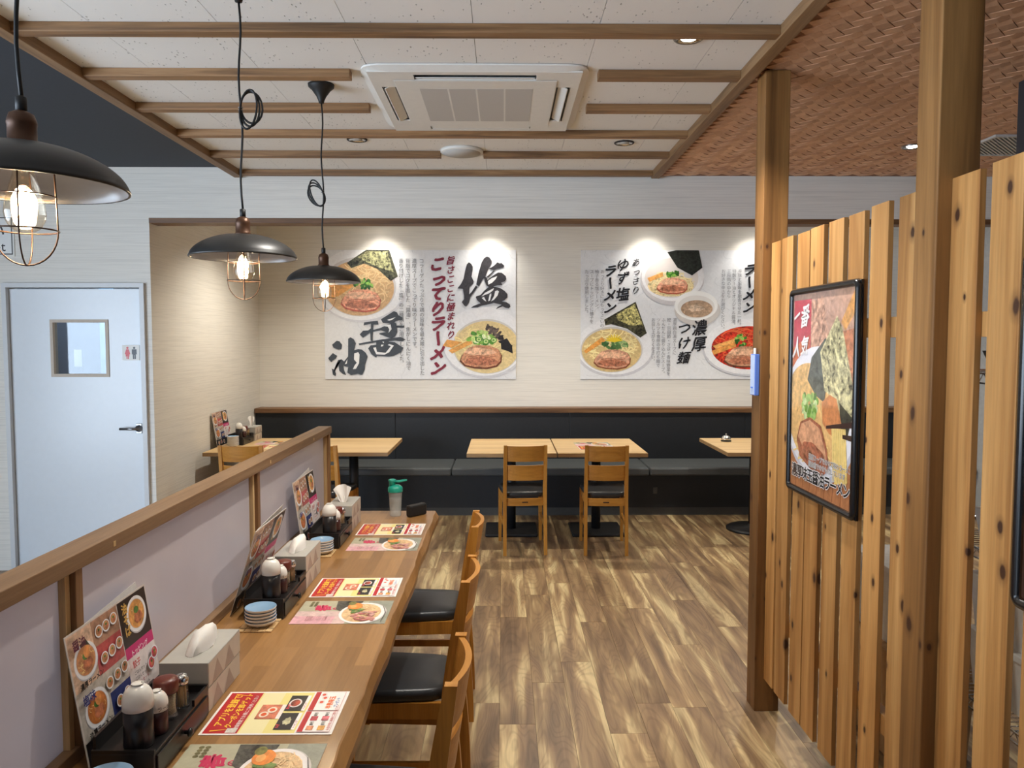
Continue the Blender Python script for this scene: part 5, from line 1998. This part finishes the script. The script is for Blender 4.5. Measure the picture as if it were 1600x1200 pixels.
# condiment set on the corner table
W4 = 'on the corner table'
YC = 6.40
condiment_box(-2.175, YC, CZ + 0.0003, 'black condiment box with a small drawer ' + W4)
zt = CZ + 0.0585
dome_bottle(-2.222, YC + 0.05, zt, 'large soy sauce bottle with white domed cap ' + W4, 0.030, 0.077, 0.052, 'soy', 'large soy sauce bottles')
dome_bottle(-2.205, YC + 0.110, zt, 'short chilli oil bottle with white domed cap ' + W4, 0.0225, 0.048, 0.042, 'chilli', 'short chilli oil bottles')
spice_jar(-2.215, YC + 0.165, zt, 'glass spice jar with maroon cap ' + W4)
pick_holder(-2.20, YC + 0.215, zt, 'glass toothpick holder with chrome lid ' + W4)
tissue_box(-2.165, YC + 0.29, CZ + 0.0003, 'grey tissue box with a tall thin tissue ' + W4, 'thin', 0.18)
plates(-2.235, YC - 0.06, CZ + 0.0005, 8, W4)
menu_stand('upright menu leaning on the left alcove wall ' + W4, (-2.345, YC - 0.11, CZ + 0.001), (-2.392, YC - 0.11, 1.0), (-2.345, YC + 0.235, CZ + 0.001), (-2.392, YC + 0.235, 1.0))
flat_sheet('red', -2.03, 6.20, CZ + 0.0004, 0.05, 'red and yellow coupon leaflet on the corner table', GR)
flat_sheet('spring', -2.10, 6.45, CZ + 0.0004, 0.02, 'pink spring ramen leaflet on the corner table', GSP)

# shaker bottle
t = thing('shaker_bottle', 'clear shaker bottle with teal lid at the far end of the counter', 'bottle', (-0.542, 3.815, CZ + 0.0003), 0.1)
MB().lathe([(0, 0.002), (0.026, 0.0), (0.028, 0.003), (0.0285, 0.03), (0.031, 0.08), (0.034, 0.128)], 36, caps=False).build('cup', 'frost', t)
MB().lathe([(0, 0.006), (0.0262, 0.005), (0.0275, 0.03), (0.0298, 0.08), (0.0305, 0.09), (0, 0.0905)], 32).build('water', 'water', t)
ld = MB().lathe([(0.0355, 0.122), (0.0365, 0.125), (0.0365, 0.140), (0.033, 0.148), (0.022, 0.156), (0, 0.158)], 36, caps=False).build('lid', 'teal', t)
MB().lathe([(0.0, 0.15), (0.017, 0.15), (0.0165, 0.172), (0.019, 0.178), (0.019, 0.183), (0.012, 0.186), (0, 0.186)], 24, c=(-0.015, 0)).build('spout_cap', 'teal', ld)
lp = [(-0.012 + 0.0, -0.012, 0.175), (0.02, -0.013, 0.174), (0.045, -0.012, 0.178), (0.055, -0.004, 0.179), (0.055, 0.004, 0.179), (0.045, 0.012, 0.178), (0.02, 0.013, 0.174), (-0.012, 0.012, 0.175)]
MB().tube(lp, 0.0042, 8).build('carry_loop', 'teal', ld)
sm = MB()
for k in range(6):
    sm.box(-0.004, 0.004 if k % 2 else 0.0, -0.0345, -0.0335, 0.04 + k * 0.013, 0.0408 + k * 0.013)
sm.build('scale_marks', 'grey_skirt', t)

# small black case
t = thing('black_case', 'small black rounded case beside the shaker bottle', 'case', (-0.438, 3.822, CZ + 0.0003), math.radians(48))
MB().box(-0.055, 0.055, -0.019, 0.019, 0, 0.058, 0.009).build('shell', 'case', t)
MB().box(-0.0552, 0.0552, -0.0008, 0.0008, 0.01, 0.0584, 0.0003).build('seam', 'thread', t)

# call bell on the right table
t = thing('call_bell', 'small chrome call bell on the table beside the far post', 'bell', (1.93, 6.62, CZ + 0.0003))
MB().lathe([(0, 0), (0.044, 0), (0.044, 0.008), (0.03, 0.012), (0, 0.012)], 32).build('base', 'black_metal', t)
MB().lathe([(0.042, 0.014), (0.041, 0.026), (0.034, 0.04), (0.02, 0.05), (0.006, 0.053), (0, 0.053)], 32).build('dome', 'chrome', t)
MB().lathe([(0.004, 0.052), (0.004, 0.060), (0.007, 0.062), (0.006, 0.067), (0, 0.068)], 14).build('button', 'chrome', t)

# ------------------------------------------------------------------ things behind the slat fence
rk = thing('wire_rack', 'chrome wire shelf rack standing behind the slat fence', 'shelf', (1.42, 1.35, 0))
RX, RY = 0.42, 1.15
for x in (0.015, RX - 0.015):
    for y in (0.015, RY - 0.015):
        MB().lathe([(0.0125, 0), (0.0125, 1.75), (0, 1.752)], 14, c=(x, y)).build('rack_post', 'chrome', rk)
for z in (0.16, 0.50, 0.97, 1.50):
    mb = MB()
    for x in (0.015, RX - 0.015):
        mb.tube([(x, 0.02, z), (x, RY - 0.02, z)], 0.004, 6)
        mb.tube([(x, 0.02, z - 0.03), (x, RY - 0.02, z - 0.03)], 0.003, 6)
    for k in range(46):
        y = 0.02 + (RY - 0.04) * k / 45
        mb.tube([(0.015, y, z + 0.004), (RX - 0.015, y, z + 0.004)], 0.0018, 5)
        if k < 45:
            y2 = 0.02 + (RY - 0.04) * (k + 1) / 45
            for x in (0.015, RX - 0.015):
                mb.tube([(x, y, z if k % 2 else z - 0.03), (x, y2, z - 0.03 if k % 2 else z)], 0.0016, 4)
    mb.build('wire_shelf', 'chrome', rk)


def bin_(name, label, x, y, z, sx, sy, sz, mat, cat='container', grp=None, lid=True):
    t = thing(name, label, cat, (x, y, z), group=grp)
    secs = []
    for zz_, k in ((0, 0.9), (sz, 1.0)):
        secs.append([(-sx / 2 * k, -sy / 2 * k, zz_), (sx / 2 * k, -sy / 2 * k, zz_), (sx / 2 * k, sy / 2 * k, zz_), (-sx / 2 * k, sy / 2 * k, zz_)])
    MB().sweep(secs).build('tub', mat, t)
    if lid:
        MB().box(-sx / 2 - 0.006, sx / 2 + 0.006, -sy / 2 - 0.006, sy / 2 + 0.006, sz - 0.016, sz + 0.006, 0.003).build('lid', mat, t)
    return t


gb = 'white tubs on the wire rack'
bin_('storage_tub', 'white lidded tub on the lower rack shelf farther from the camera', 1.63, 2.26, 0.507, 0.30, 0.26, 0.18, 'bin', grp=gb)
bin_('storage_tub', 'white lidded tub stacked on top of another tub on the rack', 1.63, 2.26, 0.694, 0.30, 0.26, 0.17, 'bin', grp=gb)
bin_('storage_tub', 'white lidded tub on the lower rack shelf nearer to the camera', 1.63, 1.92, 0.507, 0.30, 0.28, 0.22, 'bin', grp=gb)
bin_('storage_tub', 'small white tub on the lower rack shelf at the near end', 1.63, 1.60, 0.507, 0.28, 0.24, 0.2, 'bin', grp=gb)
bin_('storage_basket', 'white basket on the middle rack shelf', 1.63, 2.25, 0.977, 0.30, 0.26, 0.10, 'bin', 'basket', lid=False)
bin_('cardboard_box', 'tan cardboard box on the middle rack shelf', 1.63, 1.92, 0.977, 0.30, 0.28, 0.2, 'card', 'box', lid=False)
bin_('black_tray', 'black tray on the top rack shelf', 1.63, 2.1, 1.507, 0.32, 0.5, 0.06, 'black_metal', 'tray', lid=False)
bin_('floor_crate', 'black crate under the wire rack', 1.63, 2.0, 0.0005, 0.32, 0.6, 0.12, 'black_metal', 'crate', lid=False)
bin_('paper_stack', 'white papers on the lowest rack shelf', 1.63, 1.9, 0.167, 0.3, 0.4, 0.04, 'paper', 'paper', lid=False)
bin_('cardboard_box', 'tan cardboard box on the floor behind the far slats', 1.62, 3.02, 0.0005, 0.34, 0.4, 0.42, 'card', 'box', lid=True)
bin_('storage_tub', 'white tub standing on the floor box behind the far slats', 1.62, 3.02, 0.427, 0.3, 0.36, 0.3, 'bin', grp='white tubs behind the fence')
o = tag(MB().box(1.93, 1.97, 3.2, 3.24, 0, 1.93, 0.003).build('wall_pipe', 'plastic_w'), 'white vertical pipe behind the near slats', 'pipe')
